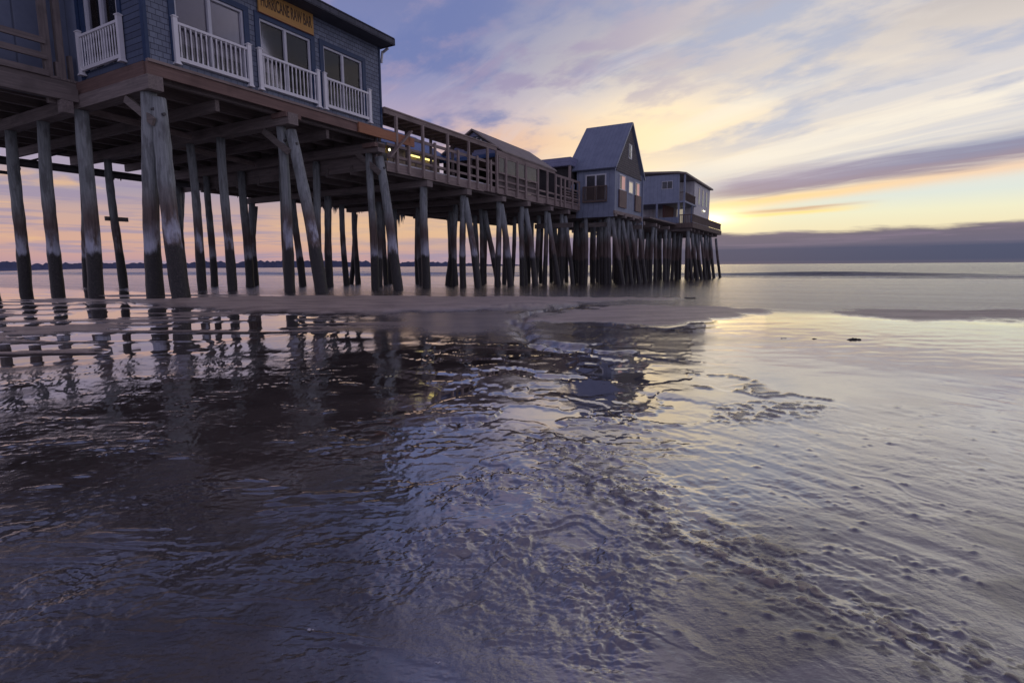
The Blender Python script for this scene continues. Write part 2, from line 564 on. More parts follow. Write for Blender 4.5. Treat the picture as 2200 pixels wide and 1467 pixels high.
sun = bpy.data.lights.new('sun', 'SUN')
sun.energy = .004
sun.angle = R(10)
sun.color = (1, .72, .42)
so = bpy.data.objects.new('sun', sun)
col.objects.link(so)
dv = Vector((math.sin(R(SUN_AZ)) * math.cos(R(SUN_EL)), math.cos(R(SUN_AZ)) * math.cos(R(SUN_EL)), math.sin(R(SUN_EL))))
so.rotation_euler = (-dv).to_track_quat('-Z', 'Y').to_euler()
so.location = (0, 0, 30)

cam = bpy.data.cameras.new('camera')
cam.sensor_width = 36
cam.lens = 36 * 1200 / 2200
cam.clip_start = .05
cam.clip_end = 40000
co = bpy.data.objects.new('camera', cam)
col.objects.link(co)
co.location = (0, 0, H)
th = math.atan(162.5 / 1200)
co.rotation_euler = (Matrix.Rotation(math.pi / 2 - th, 3, 'X') @ Matrix.Rotation(-.0068, 3, 'Z')).to_euler()
sc.camera = co
sc.view_settings.view_transform = 'Standard'
sc.view_settings.look = 'None'
sc.view_settings.exposure = .15
sc.view_settings.gamma = 1
sc.cycles.use_denoising = True
sc.cycles.max_bounces = 8
sc.cycles.transparent_max_bounces = 12
sc.cycles.sample_clamp_indirect = 4

#@@GROUND
# ------------------------------------------------------------------ ground: one beach sheet, shaped in numpy
_rs = np.random.RandomState(5)
_perm = _rs.permutation(1024)
_ga = _rs.rand(1024) * 2 * np.pi


def perlin(x, y, seed=0):
    x = np.asarray(x, np.float64) + seed * 17.37
    y = np.asarray(y, np.float64) + seed * 9.13
    xi, yi = np.floor(x).astype(np.int64), np.floor(y).astype(np.int64)
    xf, yf = x - xi, y - yi
    u, v = xf * xf * xf * (xf * (xf * 6 - 15) + 10), yf * yf * yf * (yf * (yf * 6 - 15) + 10)

    def g(i, j, dx, dy):
        a = _ga[_perm[(_perm[i & 1023] + j) & 1023]]
        return np.cos(a) * dx + np.sin(a) * dy
    a, b = g(xi, yi, xf, yf), g(xi + 1, yi, xf - 1, yf)
    c_, d = g(xi, yi + 1, xf, yf - 1), g(xi + 1, yi + 1, xf - 1, yf - 1)
    return (a + u * (b - a) + v * ((c_ + u * (d - c_)) - (a + u * (b - a)))) * 1.5


def fbm(x, y, o=4, seed=0, gain=.5):
    r, a = 0, 1.0
    for i in range(o):
        r = r + a * perlin(x * 2 ** i, y * 2 ** i, seed + i * 3)
        a *= gain
    return r


def ss(v, a, b):
    k = np.clip((v - a) / (b - a), 0, 1)
    return k * k * (3 - 2 * k)


def in_poly(x, y, pts, soft):
    """1 inside, 0 outside, soft edge (signed distance)"""
    d = np.full(x.shape, 1e9)
    ins = np.zeros(x.shape, bool)
    n = len(pts)
    for i in range(n):
        (x0, y0), (x1, y1) = pts[i], pts[(i + 1) % n]
        ex, ey = x1 - x0, y1 - y0
        k = np.clip(((x - x0) * ex + (y - y0) * ey) / (ex * ex + ey * ey), 0, 1)
        d = np.minimum(d, np.hypot(x - x0 - k * ex, y - y0 - k * ey))
        cr = ((y0 > y) != (y1 > y))
        ins ^= cr & (x < (x1 - x0) * (y - y0) / np.where(y1 == y0, 1e-9, (y1 - y0)) + x0)
    return ss(np.where(ins, d, -d), -soft, soft)


def band(x, y, a, b, wdt):
    (x0, y0), (x1, y1) = a, b
    ex, ey = x1 - x0, y1 - y0
    k = np.clip(((x - x0) * ex + (y - y0) * ey) / (ex * ex + ey * ey), 0, 1)
    return np.exp(-(np.hypot(x - x0 - k * ex, y - y0 - k * ey) / wdt) ** 2)


def base_z(s):
    return np.interp(s, [-100, 1, 6.6, 22, 45, 50, 75, 120], [.02, 0, -.12, -.42, -.62, -.69, -1.5, -3])


def grid_mesh(name, X, Y, Z, m, attrs=None, smooth=True):
    nr, nc = X.shape
    me = bpy.data.meshes.new(name)
    me.vertices.add(nr * nc)
    me.vertices.foreach_set('co', np.stack([X, Y, Z], -1).astype(np.float32).ravel())
    i = np.arange(nr * nc).reshape(nr, nc)
    q = np.stack([i[:-1, :-1], i[:-1, 1:], i[1:, 1:], i[1:, :-1]], -1).reshape(-1, 4)
    nf = len(q)
    me.loops.add(nf * 4)
    me.polygons.add(nf)
    me.loops.foreach_set('vertex_index', q.astype(np.int32).ravel())
    me.polygons.foreach_set('loop_start', (np.arange(nf) * 4).astype(np.int32))
    me.polygons.foreach_set('loop_total', np.full(nf, 4, np.int32))
    me.polygons.foreach_set('use_smooth', np.ones(nf, bool))
    me.materials.append(m)
    for k, a in (attrs or {}).items():
        at = me.attributes.new(k, 'FLOAT', 'POINT')
        at.data.foreach_set('value', a.astype(np.float32).ravel())
    me.update(calc_edges=True)
    o = bpy.data.objects.new(name, me)
    col.objects.link(o)
    return o


def attr(t, n):
    a = t.node('ShaderNodeAttribute', attribute_type='GEOMETRY')
    a.attribute_name = n
    return a.outputs['Fac']


def m_sand():
    t = material('wet_sand')
    geo = t.node('ShaderNodeNewGeometry').outputs['Position']
    wet = attr(t, 'wet')
    grit = attr(t, 'grit')
    fine = t.noise(geo, 120, 4, .75)
    med = t.noise(geo, 34, 5, .65)
    big = t.noise(geo, 1.6, 5, .6)
    wetc = t.mix(t.sm(big, .35, .65), (.052, .042, .038, 1), (.105, .085, .074, 1))
    wetc = t.mix(t.mul(t.sm(fine, .52, .66), .6), wetc, (.012, .011, .012, 1))
    dry = t.mix(t.sm(fine, .3, .7), (.44, .35, .28, 1), (.58, .48, .40, 1))
    blot = t.noise(t.stretch(geo, 1.4, 4.5, 1), 1, 5, .62)
    dry = t.mix(t.mul(t.sm(blot, .42, .62), .75), dry, (.27, .21, .17, 1))
    gritc = t.mix(t.sm(med, .42, .62), (.035, .03, .03, 1), (.14, .12, .115, 1))
    cc = t.mix(t.sm(wet, .1, .6), dry, wetc)
    cc = t.mix(t.mul(grit, .8), cc, gritc)
    cc = t.mix(t.mul(t.sm(fine, .62, .72), .45), cc, (.32, .30, .30, 1))
    rough = t.m('MULTIPLY_ADD', wet, -.44, .455)
    rough = t.add(rough, t.mul(t.sm(med, .4, .7), .04))
    rough = t.m('MAXIMUM', t.sub(rough, t.mul(attr(t, 'film'), .07)), .03)
    t.L.new(t.m('MAXIMUM', t.sub(t.add(1.32, t.mul(t.sm(wet, .1, .6), .98)), t.mul(attr(t, 'film'), .55)), 1.3), t.bsdf.inputs['IOR'])
    t.L.new(t.mul(t.sm(wet, .55, .95), t.m('MULTIPLY_ADD', attr(t, 'film'), -.5, 1.0)), t.bsdf.inputs['Coat Weight'])
    t.bsdf.inputs['Coat IOR'].default_value = 2.6
    t.bsdf.inputs['Coat Roughness'].default_value = .05
    dry1 = t.m('POWER', t.sub(1.0, t.mul(wet, .985)), 1.7)
    h = t.add(t.mul(fine, .35), t.mul(med, .9))
    nrm = t.bump(t.mul(h, t.add(t.mul(dry1, .6), attr(t, 'grain'))), 1.0, .006)
    t.L.new(nrm, t.bsdf.inputs['Coat Normal'])
    t.L.new(t.m('MAXIMUM', t.sub(rough, .02), .02), t.bsdf.inputs['Coat Roughness'])
    return finish(t, cc, rough, nrm, .5)


def build_beach():
    vd = np.linspace(0, 1, 760)
    inv = 1 / .45 + (1 / 16. - 1 / .45) * vd
    yn = 1 / inv
    yf = np.geomspace(16, 95, 170)[1:]
    yb = -np.geomspace(60, .6, 14) + .9
    ys = np.concatenate([yb, yn, yf])
    cu = np.linspace(-1, 1, 1200)
    ou = 1 + np.geomspace(.02, 2.0, 22)
    cu = np.concatenate([-ou[::-1], cu, ou])
    hw = np.where(ys > .45, 1.12 * ys + .55, .55 + .5 + (0.45 - ys) * 1.2)
    hw = np.where(ys > 8, hw + (ys - 8) * .35, hw)
    X = np.clip(cu, -1, 1)[None, :] * hw[:, None] + np.sign(cu)[None, :] * np.maximum(np.abs(cu) - 1, 0)[None, :] * 12
    Y = np.repeat(ys[:, None], len(cu), 1)
    S = (X - OX) * PX + (Y - OY) * PY
    wx = X + .22 * fbm(X * 1.3, Y * 1.3, 3, 40) * np.clip(Y / 4, .3, 1.6)
    wy = Y + .22 * fbm(X * 1.3, Y * 1.3, 3, 50) * np.clip(Y / 4, .3, 1.6)
    wx = wx + .035 * fbm(X * 7, Y * 7, 3, 41) * np.clip(Y / 4, .3, 2)
    wy = wy + .05 * fbm(X * 7, Y * 7, 3, 42) * np.clip(Y / 4, .3, 2)
    Z = base_z(S)
    near = ss(Y, 30, 14)
    # raised dry bar between the pools
    bar = in_poly(wx, wy, [(-3.6, 7.5), (-2.0, 7.0), (-.9, 7.6), (.3, 8.0), (1.7, 9.7), (4.0, 11.2), (1.0, 11.4), (-3, 11.6), (-6.2, 11.5), (-7.0, 10.2)], .3)
    semi = in_poly(wx, wy, [(-1.9, 7.2), (-1.6, 5.8), (-.8, 4.8), (.05, 4.7), (.4, 5.8), (.6, 8.2)], .6)
    flat1 = in_poly(wx, wy, [(.15, 6.1), (1.4, 5.55), (2.4, 6.2), (3.0, 6.6), (3.4, 7.8), (2.4, 8.6), (1.2, 8.3)], .12)
    flat2 = in_poly(wx, wy, [(4.3, 7.7), (3.9, 6.5), (4.4, 5.8), (5.9, 6.0), (8.5, 7.2), (8.5, 7.9), (6.0, 7.5)], .12)
    streak = ss(fbm(X * .22, Y * 1.1, 4, 3), .12, .3) * ss(Y, 6.0, 7.5) * ss(-X, 1.0, 3.0)
    matte = np.clip(np.maximum.reduce([bar, flat1 * .95, flat2 * .95, streak * .8 * (Y < 13)]), 0, 1)
    # still water
    pool = in_poly(wx, wy, [(-9, 10.5), (-4.4, 9.0), (-3.0, 7.7), (-1.7, 6.4), (-1.15, 5.9), (-1.7, 5.2), (-2.6, 4.6), (-2.2, 4.0), (-3.0, 3.5), (-3.4, 3.05), (-9, 3.3)], .25)
    pool0 = pool
    pcut = ss(fbm(X * .4, Y * 2.2, 3, 12), .16, .26)
    pool = pool * (1 - pcut)
    p2 = in_poly(wx, wy, [(.38, 2.2), (.72, 2.5), (.8, 3.5), (.5, 3.6), (.2, 2.9)], .12)
    p3 = in_poly(wx, wy, [(.7, 3.8), (1.1, 2.6), (2.0, 2.5), (4.5, 3.6), (6.0, 5.2), (3.6, 5.6), (3.0, 6.6), (2.6, 8.2), (3.9, 9.8), (4.6, 8.2), (3.4, 6.2), (2.0, 5.1)], .4)
    pn = fbm(wx * 1.9, wy * 2.6, 4, 66, .55)
    pm = ss(pn, .10, .20) * ss(X / np.maximum(Y, .3), -.26, -.12) * ss(X / np.maximum(Y, .3), .5, .22) * ss(Y, 1.7, 2.2) * ss(Y, 7, 5)
    far = ss(S, .6, 2.2) * (1 - bar)
    left = ss(-X / np.maximum(Y, .3), .16, .34)
    cen = ss(X / np.maximum(Y, .3), -.3, -.12) * ss(X / np.maximum(Y, .3), .36, .18)
    rgt = ss(X / np.maximum(Y, .3), .14, .3)
    matte = np.maximum(matte, .75 * pool0 * pcut)
    wet = np.clip(.93 + .10 * fbm(X * 1.3, Y * 1.3, 4, 22), .72, .985)
    wet = np.maximum(wet, pool)
    wet = np.maximum(wet, .98 * p2)
    wet = np.maximum(wet, .985 * pm)
    wet = np.where(p3 > .02, wet * (1 - p3) + p3 * .83, wet)
    wet = np.where(far > .02, np.maximum(wet * (1 - far), (.75 + .13 * fbm(X * .10, S * .9, 4, 61)) * far + wet * (1 - far)), wet)
    semi2 = in_poly(wx, wy, [(.1, 5.7), (1.6, 5.3), (2.0, 4.5), (.95, 3.9), (.3, 4.3)], .35)
    wet = wet * (1 - .6 * semi) * (1 - .22 * semi2)
    wet = wet - (.10 + .16 * np.maximum(left, ss(X / np.maximum(Y, .3), .25, .5))) * ss(Y, 1.6, .95) * (1 - .6 * ss(fbm(X * 2.5, Y * 3.5, 3, 23), -.1, .3))
    wet = wet * (1 - matte) + .05 * matte
    rough = 1 - np.clip(np.maximum.reduce([pool, p2 * .72, pm * .97, p3 * .93, far]), 0, 1)
    rough = rough * (1 - pool0) * (1 - .75 * semi) * (1 - .6 * semi2)
    # relief
    h = .004 * fbm(X * 1.1, Y * 1.5, 2, 1) * near * (.12 + .88 * rough * (1 - .7 * semi))
    # wavelets in the thin water on the left
    wl = fbm(X * 2.1 + .5 * perlin(X * 1.5, Y * 2, 8), Y * 10.5 + .9 * perlin(X * 1.6, Y * 1.6, 9), 3, 15, .55)
    crest = np.clip(1 - np.abs(wl) * 5.0, 0, 1) ** 1.5
    gate = ss(fbm(X * 2.6, Y * 4.2, 3, 60), -.1, .4)
    h += left * ss(Y, 7.5, 4.0) * rough * (.0050 * crest * gate ** 2 * ss(Y, .5, 1.1) * (.25 + .75 * ss(Y, 4.5, 2.2)) + .0004 * wl * ss(Y, .9, 2.2) + .00035 * fbm(X * 16, Y * 34, 2, 19, .6) + .0003 * fbm(X * 42, Y * 80, 3, 24, .7) + .0009 * ss(fbm(X * 2.2, Y * 3.4, 3, 27), .0, .35) * fbm(X * 20, Y * 30, 3, 29, .65))
    # terraces and little scarps in the middle
    tn = fbm(wx * 1.35, wy * 1.9, 4, 30, .55) + .05 * fbm(X * 11, Y * 11, 3, 34)
    ter = ss(tn, -.01, .015) + .8 * ss(tn, .24, .265)
    h += (.12 + cen) * ss(Y, 9, 5) * rough * (.0040 * ter * (.3 + .7 * ss(Y, 4, 2)))
    lum = fbm(X * 13 + .5 * perlin(X * 6, Y * 6, 31), Y * 16, 5, 33, .66)
    h += (cen + .22 * rgt + .6 * left * ss(Y, 1.7, .9)) * rough * (.0052 * lum * (.25 + 1.0 * ss(fbm(X * 2.4, Y * 3.2, 3, 39), -.3, .3))) * (.07 + .93 * ss(Y, 3.0, 1.2)) * ss(Y, 8, 4)
    # smooth low mounds on the right, running obliquely
    ra, rb = (X * .52 - Y * .85), (X * .85 + Y * .52)
    mo = fbm(ra * 2.6 + .5 * perlin(X * 3, Y * 3, 46), rb * 11, 4, 44, .5)
    h += (rgt * .9 + cen * .4) * rough * ss(Y, 5.0, 2.2) * (.0012 + .0012 * ss(Y, 2.2, 1.0)) * mo + ss(X / np.maximum(Y, .3), -.05, .2) * rough * ss(Y, 2.6, 1.1) * (.0016 * np.clip(1 - np.abs(fbm(rb * 6 + .3 * perlin(X * 9, Y * 9, 47), ra * 2.4, 3, 48)) * 3.6, 0, 1) ** 1.6 * ss(fbm(rb * 4, ra * 4, 3, 49), -.05, .4))
    h += p3 * ss(Y, 2.2, 4) * .0016 * fbm(X * 3.5, Y * 7, 3, 91)
    # crusted ridge in the lower right
    cr = np.maximum(band(X, Y, (.10, 1.9), (.30, 1.28), .09), band(X, Y, (.30, 1.28), (.72, .72), .085))
    cr = np.maximum(cr, .8 * band(X, Y, (.45, 1.22), (.56, 1.08), .06))
    cn = fbm(X * 26, Y * 26, 3, 52, .65)
    h += cr * (.0034 * np.clip(cn + .15, 0, 1) + .0045 * fbm(ra * 5, rb * 17, 3, 57))
    grit = .2 * cr * ss(cn, .1, .6)
    crust = in_poly(wx, wy, [(.78, 2.12), (1.0, 2.02), (1.24, 2.2), (1.27, 2.34), (1.05, 2.36), (.9, 2.3)], .05)
    cn2 = fbm(X * 21, Y * 21, 3, 72, .6)
    h += crust * .006 * np.clip(cn2 + .2, 0, 1)
    grit = np.maximum(grit, crust * ss(cn2, -.1, .3))
    wet = wet * (1 - .5 * np.clip(cr, 0, 1) * ss(cn, 0, .5))
    # meandering creek from the bar down to the middle
    ck = [(.9, 8.5), (.35, 7.3), (.05, 6.2), (.08, 5.2), (.22, 4.4), (.42, 3.95), (.75, 3.9)]
    cw = 0
    jx, jy = X + .12 * fbm(X * 3, Y * 3, 3, 81), Y + .3 * fbm(X * 3, Y * 3, 3, 83)
    for a, b in zip(ck[:-1], ck[1:]):
        cw = np.maximum(cw, band(jx, jy, a, b, .10))
    h -= .04 * cw
    edge = np.clip(4 * cw * (1 - cw), 0, 1)
    h += .010 * edge
    grit = np.maximum(grit, edge * ss(fbm(X * 7, Y * 7, 2, 85), -.2, .4))
    sc1 = np.maximum(band(jx, jy, (.95, 2.95), (1.18, 2.82), .03), band(jx, jy, (1.12, 2.72), (1.42, 2.52), .03))
    h += .007 * sc1
    grit = np.maximum(grit, sc1)
    wet = wet * (1 - .55 * np.clip(grit, 0, 1))
    # worm casts
    for k in range(700):
        r_ = _rs.rand(3)
        yy = .8 + 4.2 * r_[0] ** 1.4
        xx = yy * (-.1 + 1.0 * r_[1])
        rad = .003 + .006 * r_[2] ** 2
        i0, i1 = np.searchsorted(ys, [yy - 3 * rad, yy + 3 * rad])
        if i1 <= i0:
            continue
        sub = np.exp(-(((X[i0:i1] - xx) / (1.3 * rad)) ** 2 + ((Y[i0:i1] - yy) / rad) ** 2))
        h[i0:i1] += .55 * rad * sub * rough[i0:i1]
    h += .035 * matte * ss(bar, 0, 1) + .012 * np.maximum(flat1, flat2)
    h += matte * (.004 * fbm(X * 3, Y * 6, 3, 90) + .0022 * fbm(X * 14, Y * 18, 3, 93))
    # grain of the far flats: faint water lines
    Z = Z + h * ss(Y, 40, 15) - .012 * pool - .006 * p2 - .003 * pm
    Z += far * .003 * fbm(X * .35, Y * 1.4, 3, 95) * ss(S, 1, 4)
    o = grid_mesh('beach', X, Y, Z, m_sand(), {'wet': wet, 'grit': np.clip(grit, 0, 1), 'film': left * ss(Y, 7, 3), 'grain': (.05 + .16 * ss(fbm(X * 4, Y * 4, 3, 99), -.2, .4)) * (1 - .25 * left) * rough * np.clip(1.3 / np.maximum(Y, .5), 0, 2.0) * (1 + .9 * ss(Y, 1.5, .9)) + 1.6 * far})
    tag(o, 'wet sand beach at low tide with pools and ripples', None, None, 'structure')


build_beach()


def m_sea():
    t = material('sea_water')
    geo = t.node('ShaderNodeNewGeometry').outputs['Position']
    foam = attr(t, 'foam')
    x, y, z = t.sep(geo)
    s_ = t.add(t.mul(x, PX), t.mul(y, PY))
    q_ = t.add(t.mul(x, QX), t.mul(y, QY))
    a = t.noise(t.vec(t.mul(s_, .75), t.mul(q_, .22), 0.0), 1, 6, .62)
    b = t.noise(t.vec(t.mul(s_, .08), t.mul(q_, .02), 0.0), 1, 4, .6)
    t.bsdf.inputs['IOR'].default_value = 2.1
    cc = t.mix(foam, (.05, .055, .065, 1), (.55, .56, .62, 1))
    rough = t.add(.16, t.mul(foam, .5))
    return finish(t, cc, rough, t.bump(t.add(a, t.mul(b, 2.0)), 1.0, .36), .5)


def build_sea():
    ss_ = np.concatenate([np.linspace(44, 90, 190), np.geomspace(90, 15000, 120)[1:]])
    cu = np.linspace(-1, 1, 420)
    cu = np.sign(cu) * np.abs(cu) ** 1.6
    hw = 130 + 2.2 * ss_
    S = np.repeat(ss_[:, None], len(cu), 1)
    Qc = cu[None, :] * hw[:, None]
    Z = np.full(S.shape, -.685)
    foam = np.zeros(S.shape)
    j = 1.6 * fbm(Qc * .03, S * .02, 3, 3)
    for c0, amp, wf, wb, sd in ((52.5, .12, .5, 1.6, 1), (57, .16, .4, 1.6, 8), (62.5, .5, .8, 3.2, 2), (74, .3, 1.2, 4.5, 4), (88, .25, 2.2, 6, 6)):
        d = S - c0 - j - 1.5 * perlin(Qc * .045, Qc * 0, sd + 20)
        a = amp * (.55 + .55 * perlin(Qc * .05 + sd, Qc * 0 + 3, sd + 30))
        Z += np.clip(a, .02, 1) * np.where(d < 0, np.exp(-(d / wf) ** 2), np.exp(-(d / wb) ** 2))
        fm = ss(perlin(Qc * .035, Qc * 0 + .5, sd + 44), -.05, .3) * ss(-Qc, 22, 50)
        foam = np.maximum(foam, .9 * fm * np.exp(-((d + .3) / 1.6) ** 2) * (sd != 1))
        foam = np.maximum(foam, (.6 if sd == 1 else .4) * np.exp(-((d + wf * 1.3) / .3) ** 2) * ss(perlin(Qc * .06, Qc * 0 + 9, sd), -.3, .2))
    X = OX + S * PX + Qc * QX
    Y = OY + S * PY + Qc * QY
    o = grid_mesh('sea', X, Y, Z, m_sea(), {'foam': np.clip(foam * (.5 + fbm(X * .6, Y * 1.2, 3, 7)), 0, 1)})
    tag(o, 'grey sea with low breakers behind the pier', None, None, 'structure')


build_sea()

# low wooded shore on the left horizon
Xh, Yh, Zh = [], [], []
azs = np.linspace(-50, 4, 500)
hh = 22 + 9 * fbm(azs * .22, azs * 0, 3, 5) + 7 * fbm(azs * 2.2, azs * 0 + 4, 3, 6)
hh += 14 * np.exp(-((azs + 21) / 3.5) ** 2)
hh *= ss(azs, 2.0, -8) * .75 + .25 * ss(azs, 4, 2)
for dd, k in ((3000, -.3), (3040, 1), (3100, 1.05), (3300, -.3)):
    Xh.append(dd * np.sin(np.radians(azs)))
    Yh.append(dd * np.cos(np.radians(azs)))
    Zh.append(hh * k)
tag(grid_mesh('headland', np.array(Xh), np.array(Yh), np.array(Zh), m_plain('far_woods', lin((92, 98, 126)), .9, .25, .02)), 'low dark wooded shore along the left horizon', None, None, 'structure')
#@@ENDGROUND

#@@PIER
# ------------------------------------------------------------------ piles
ORD = ['first', 'second', 'third', 'fourth', 'fifth', 'sixth', 'seventh', 'eighth', 'ninth', 'tenth', 'eleventh', 'twelfth']


def gz(s):
    return float(base_z(s))


def pile(s, tb, tt, ztop, r, label, group, sb=0.0, bolts=0, segs=12):
    zb = gz(s) - .25
    n = 18
    k0 = rnd.uniform(0, 6)
    pts, rad = [], []
    for i in range(n + 1):
        k = i / n
        bend = .03 * math.sin(k * 4 + k0)
        pts.append((s + sb * (1 - k) + bend, tb + (tt - tb) * k + bend * .7, zb + (ztop - zb) * k))
        zz = zb + (ztop - zb) * k
        rad.append(r * (1.0 - .14 * k) * (1.04 if zz < 1.0 else 1.0) * rnd.uniform(.96, 1.04))
    org = (s + sb, tb, gz(s))
    o = MB().tube(pts, rad, segs, .035, rr=rnd).build('timber_pile', M['pile'], None, org, smooth=True)
    tag(o, label, 'pile', group)
    if bolts:
        k = .93
        p = Vector(pts[-2])
        MB().tube([(p.x - .02, p.y + r * .8, p.z - .1), (p.x - .02, p.y + r * 1.05 + .03, p.z - .1)], .035, 8).build('bolt', M['metal'], o, org)
    return o


def bent(s, rows, ztop, place, nth, group, r=.142, cap=True, capt=None, zcap=.28, near=False):
    """rows: (t_base, t_top, kind[, ds])"""
    for i, row in enumerate(rows):
        tb, tt, kd = row[:3]
        ds = row[3] if len(row) > 3 else 0
        look = 'slanting' if kd == 'b' else 'upright'
        pile(s + (.12 if kd == 'b' else 0) + ds, tb, tt, ztop - (.1 if kd == 'b' else 0), r * (1.08 if kd == 'b' and near else rnd.uniform(.86, 1.02)),
             f'{look} pile, {ORD[i]} from the beach in the {nth} row under the {place}', group,
             sb=rnd.uniform(-.05, .05), bolts=1 if (near and tb > -1) else 0, segs=14 if near else 10)
    if cap:
        t0 = max(max(q[1] for q in rows) + .25, capt if capt is not None else -99)
        t1 = min(q[1] for q in rows) - .4
        o = MB().box(s - .15, s + .15, t1, t0, ztop, ztop + zcap).build('cap_beam', M['dw_y'], None, (s, t0, ztop))
        tag(o, f'squared cap beam on the {nth} pile row under the {place}', 'beam', 'cap beams across the pile rows')


G1 = 'timber piles under the shingled building'
bent(0, [(.32, -.03, 'b'), (-.45, -.13, 'v'), (-3.18, -2.75, 'v'), (-5.15, -4.7, 'v'), (-7.06, -6.5, 'v'), (-8.9, -8.6, 'v')], 4.17, 'shingled building', 'first', G1, .165, near=True)
bent(3.3, [(.96, .03, 'b'), (-.19, -.22, 'v'), (-2.78, -2.66, 'v'), (-4.07, -4.2, 'v'), (-6.65, -6.5, 'v'), (-8.69, -8.75, 'v'), (-10.67, -10.5, 'v'), (-11.3, -10.6, 'b')], 4.17, 'shingled building', 'second', G1, .145, near=True)
bent(6.6, [(.66, -.05, 'b'), (-.31, -.28, 'v'), (-2.74, -2.72, 'v'), (-4.27, -4.4, 'v'), (-6.61, -6.5, 'v'), (-8.71, -8.6, 'v'), (-10.68, -10.55, 'v'), (-11.25, -10.6, 'b')], 4.05, 'shingled building', 'third', G1, .142, near=True)
G2 = 'timber piles under the covered walkway'
WB = [(8.95, 'first', [(-.1, -.05, 'v'), (-4.85, -4.8, 'v'), (-6.5, -6.7, 'v'), (-9.4, -9.3, 'v'), (-9.9, -9.3, 'b')]),
      (11.45, 'second', [(.45, -.1, 'b'), (-.2, -.2, 'v'), (-4.5, -4.5, 'v'), (-6.6, -6.6, 'v'), (-8.4, -8.5, 'v')]),
      (14.1, 'third', [(.4, -.1, 'b'), (-.2, -.15, 'v'), (-2.5, -2.4, 'v'), (-2.95, -2.45, 'b'), (-4.4, -4.5, 'v'), (-5.8, -5.9, 'v'), (-6.7, -6.6, 'v'), (-8.5, -8.5, 'v'), (-9.1, -8.5, 'b')]),
      (16.35, 'fourth', [(.45, -.1, 'b'), (-.25, -.2, 'v'), (-2.35, -2.5, 'v'), (-1.6, -2.3, 'b'), (-4.1, -4.2, 'v'), (-6.4, -6.4, 'v'), (-8.3, -8.3, 'v')]),
      (18.9, 'fifth', [(.4, -.15, 'b'), (-.3, -.25, 'v'), (-1.4, -1.7, 'v'), (-2.7, -2.6, 'v'), (-4.4, -4.5, 'v'), (-6.2, -6.2, 'v'), (-8.4, -8.2, 'v')]),
      (21.0, 'sixth', [(.3, -.15, 'b'), (-.4, -.3, 'v'), (-1.9, -1.7, 'v'), (-3.4, -3.2, 'v'), (-5.2, -5.2, 'v'), (-7.4, -7.4, 'v')])]
for s_, nth, rows in WB:
    bent(s_, rows, 3.3, 'covered walkway', nth, G2, .165 if nth == 'first' else .14, zcap=.2)
G3 = 'timber piles under the steep roofed house'
for i, (s_, rows) in enumerate([(22.9, [(2.45, 1.8, 'b'), (1.7, 1.65, 'v'), (.3, .3, 'v'), (-1.2, -1.0, 'v'), (-3.0, -3.1, 'v'), (-5, -5, 'v')]),
                                (24.4, [(2.5, 1.85, 'b'), (1.75, 1.7, 'v'), (.7, .6, 'v'), (-.6, -.5, 'v'), (-2.2, -2.0, 'v'), (-4.1, -4.2, 'v')]),
                                (23.7, [(1.2, 1.1, 'v'), (-.3, -.2, 'v'), (-1.9, -2.1, 'b'), (-4, -3.9, 'v')]), (25.2, [(1.35, 1.2, 'v'), (-.2, -.1, 'v'), (-1.4, -1.3, 'v'), (-3.7, -3.6, 'v')]),
                                (25.9, [(2.5, 1.85, 'b'), (1.7, 1.7, 'v'), (.2, .2, 'v'), (-1.5, -1.5, 'v'), (-3.3, -3.3, 'v')]),
                                (27.3, [(2.5, 1.9, 'b'), (1.75, 1.7, 'v'), (.5, .5, 'v'), (-1.0, -1.1, 'v'), (-2.8, -2.8, 'v')])]):
    bent(s_, rows, 3.22, 'steep roofed house', ORD[i], G3, .142, zcap=.2)
G4 = 'timber piles under the end pavilion'
for i, s_ in enumerate([29.4, 31.5, 33.2, 34.9, 37.6, 39.3, 41.0, 42.8, 44.8, 47.0, 49.2]):
    rows = []
    tt = 2.5 if s_ > 37 else 1.6
    if s_ > 37:
        rows.append((3.15, 2.6, 'b'))
    k = 0
    while tt > -5.2:
        q = tt + rnd.uniform(-.22, .22)
        rows.append((q + rnd.uniform(-.1, .1), q, 'v'))
        tt -= rnd.uniform(1.1, 1.5) if s_ > 37 else rnd.uniform(1.3, 1.8)
    if s_ > 49:
        rows = [(q[0], q[1], q[2], .9 if j == 0 else 0) for j, q in enumerate(rows)]
    bent(s_, rows, 3.15, 'end pavilion', ORD[i], G4, .145, zcap=.22)

# ------------------------------------------------------------------ decks
d1 = thing('pier_deck', (0, 0, 4.45), 'dark timber pier deck carrying the shingled building, joists showing underneath', 'pier deck')
b = MB()
sx = -4.0
while sx < 6.85:
    b.box(sx, sx + .19, -11.2, 0 if sx > -.05 else -2.72, 4.73, 4.78)
    sx += .2
b.build('planks', M['dw_y'], d1)
for t in (-.25, -1.2, -2.0, -2.8, -3.7, -4.6, -5.6, -6.6, -7.6, -8.6, -9.6, -10.6):
    MB().box(-4 if t < -2.7 else 0, 6.85, t - .06, t + .06, 4.45, 4.73).build('joist', M['dw_x'], d1)
MB().box(-.06, 6.80, 0.0, .06, 4.50, 4.74).build('fascia', M['red_x'], d1)
MB().box(-.10, -.03, -2.95, -.003, 4.46, 4.74).build('fascia', M['red_y'], d1)
MB().box(-.04, 6.78, .0, .10, 4.742, 4.80).build('ledge', M['ww_x'], d1)
MB().box(-4, 6.9, -11.3, -11.2, 4.5, 4.8).build('fascia', M['dw_x'], d1)
for s_ in (1.65, 4.95):
    MB().box(s_ - .05, s_ + .05, -11, -.3, 4.2, 4.446).build('brace_beam', M['dw_y'], d1)
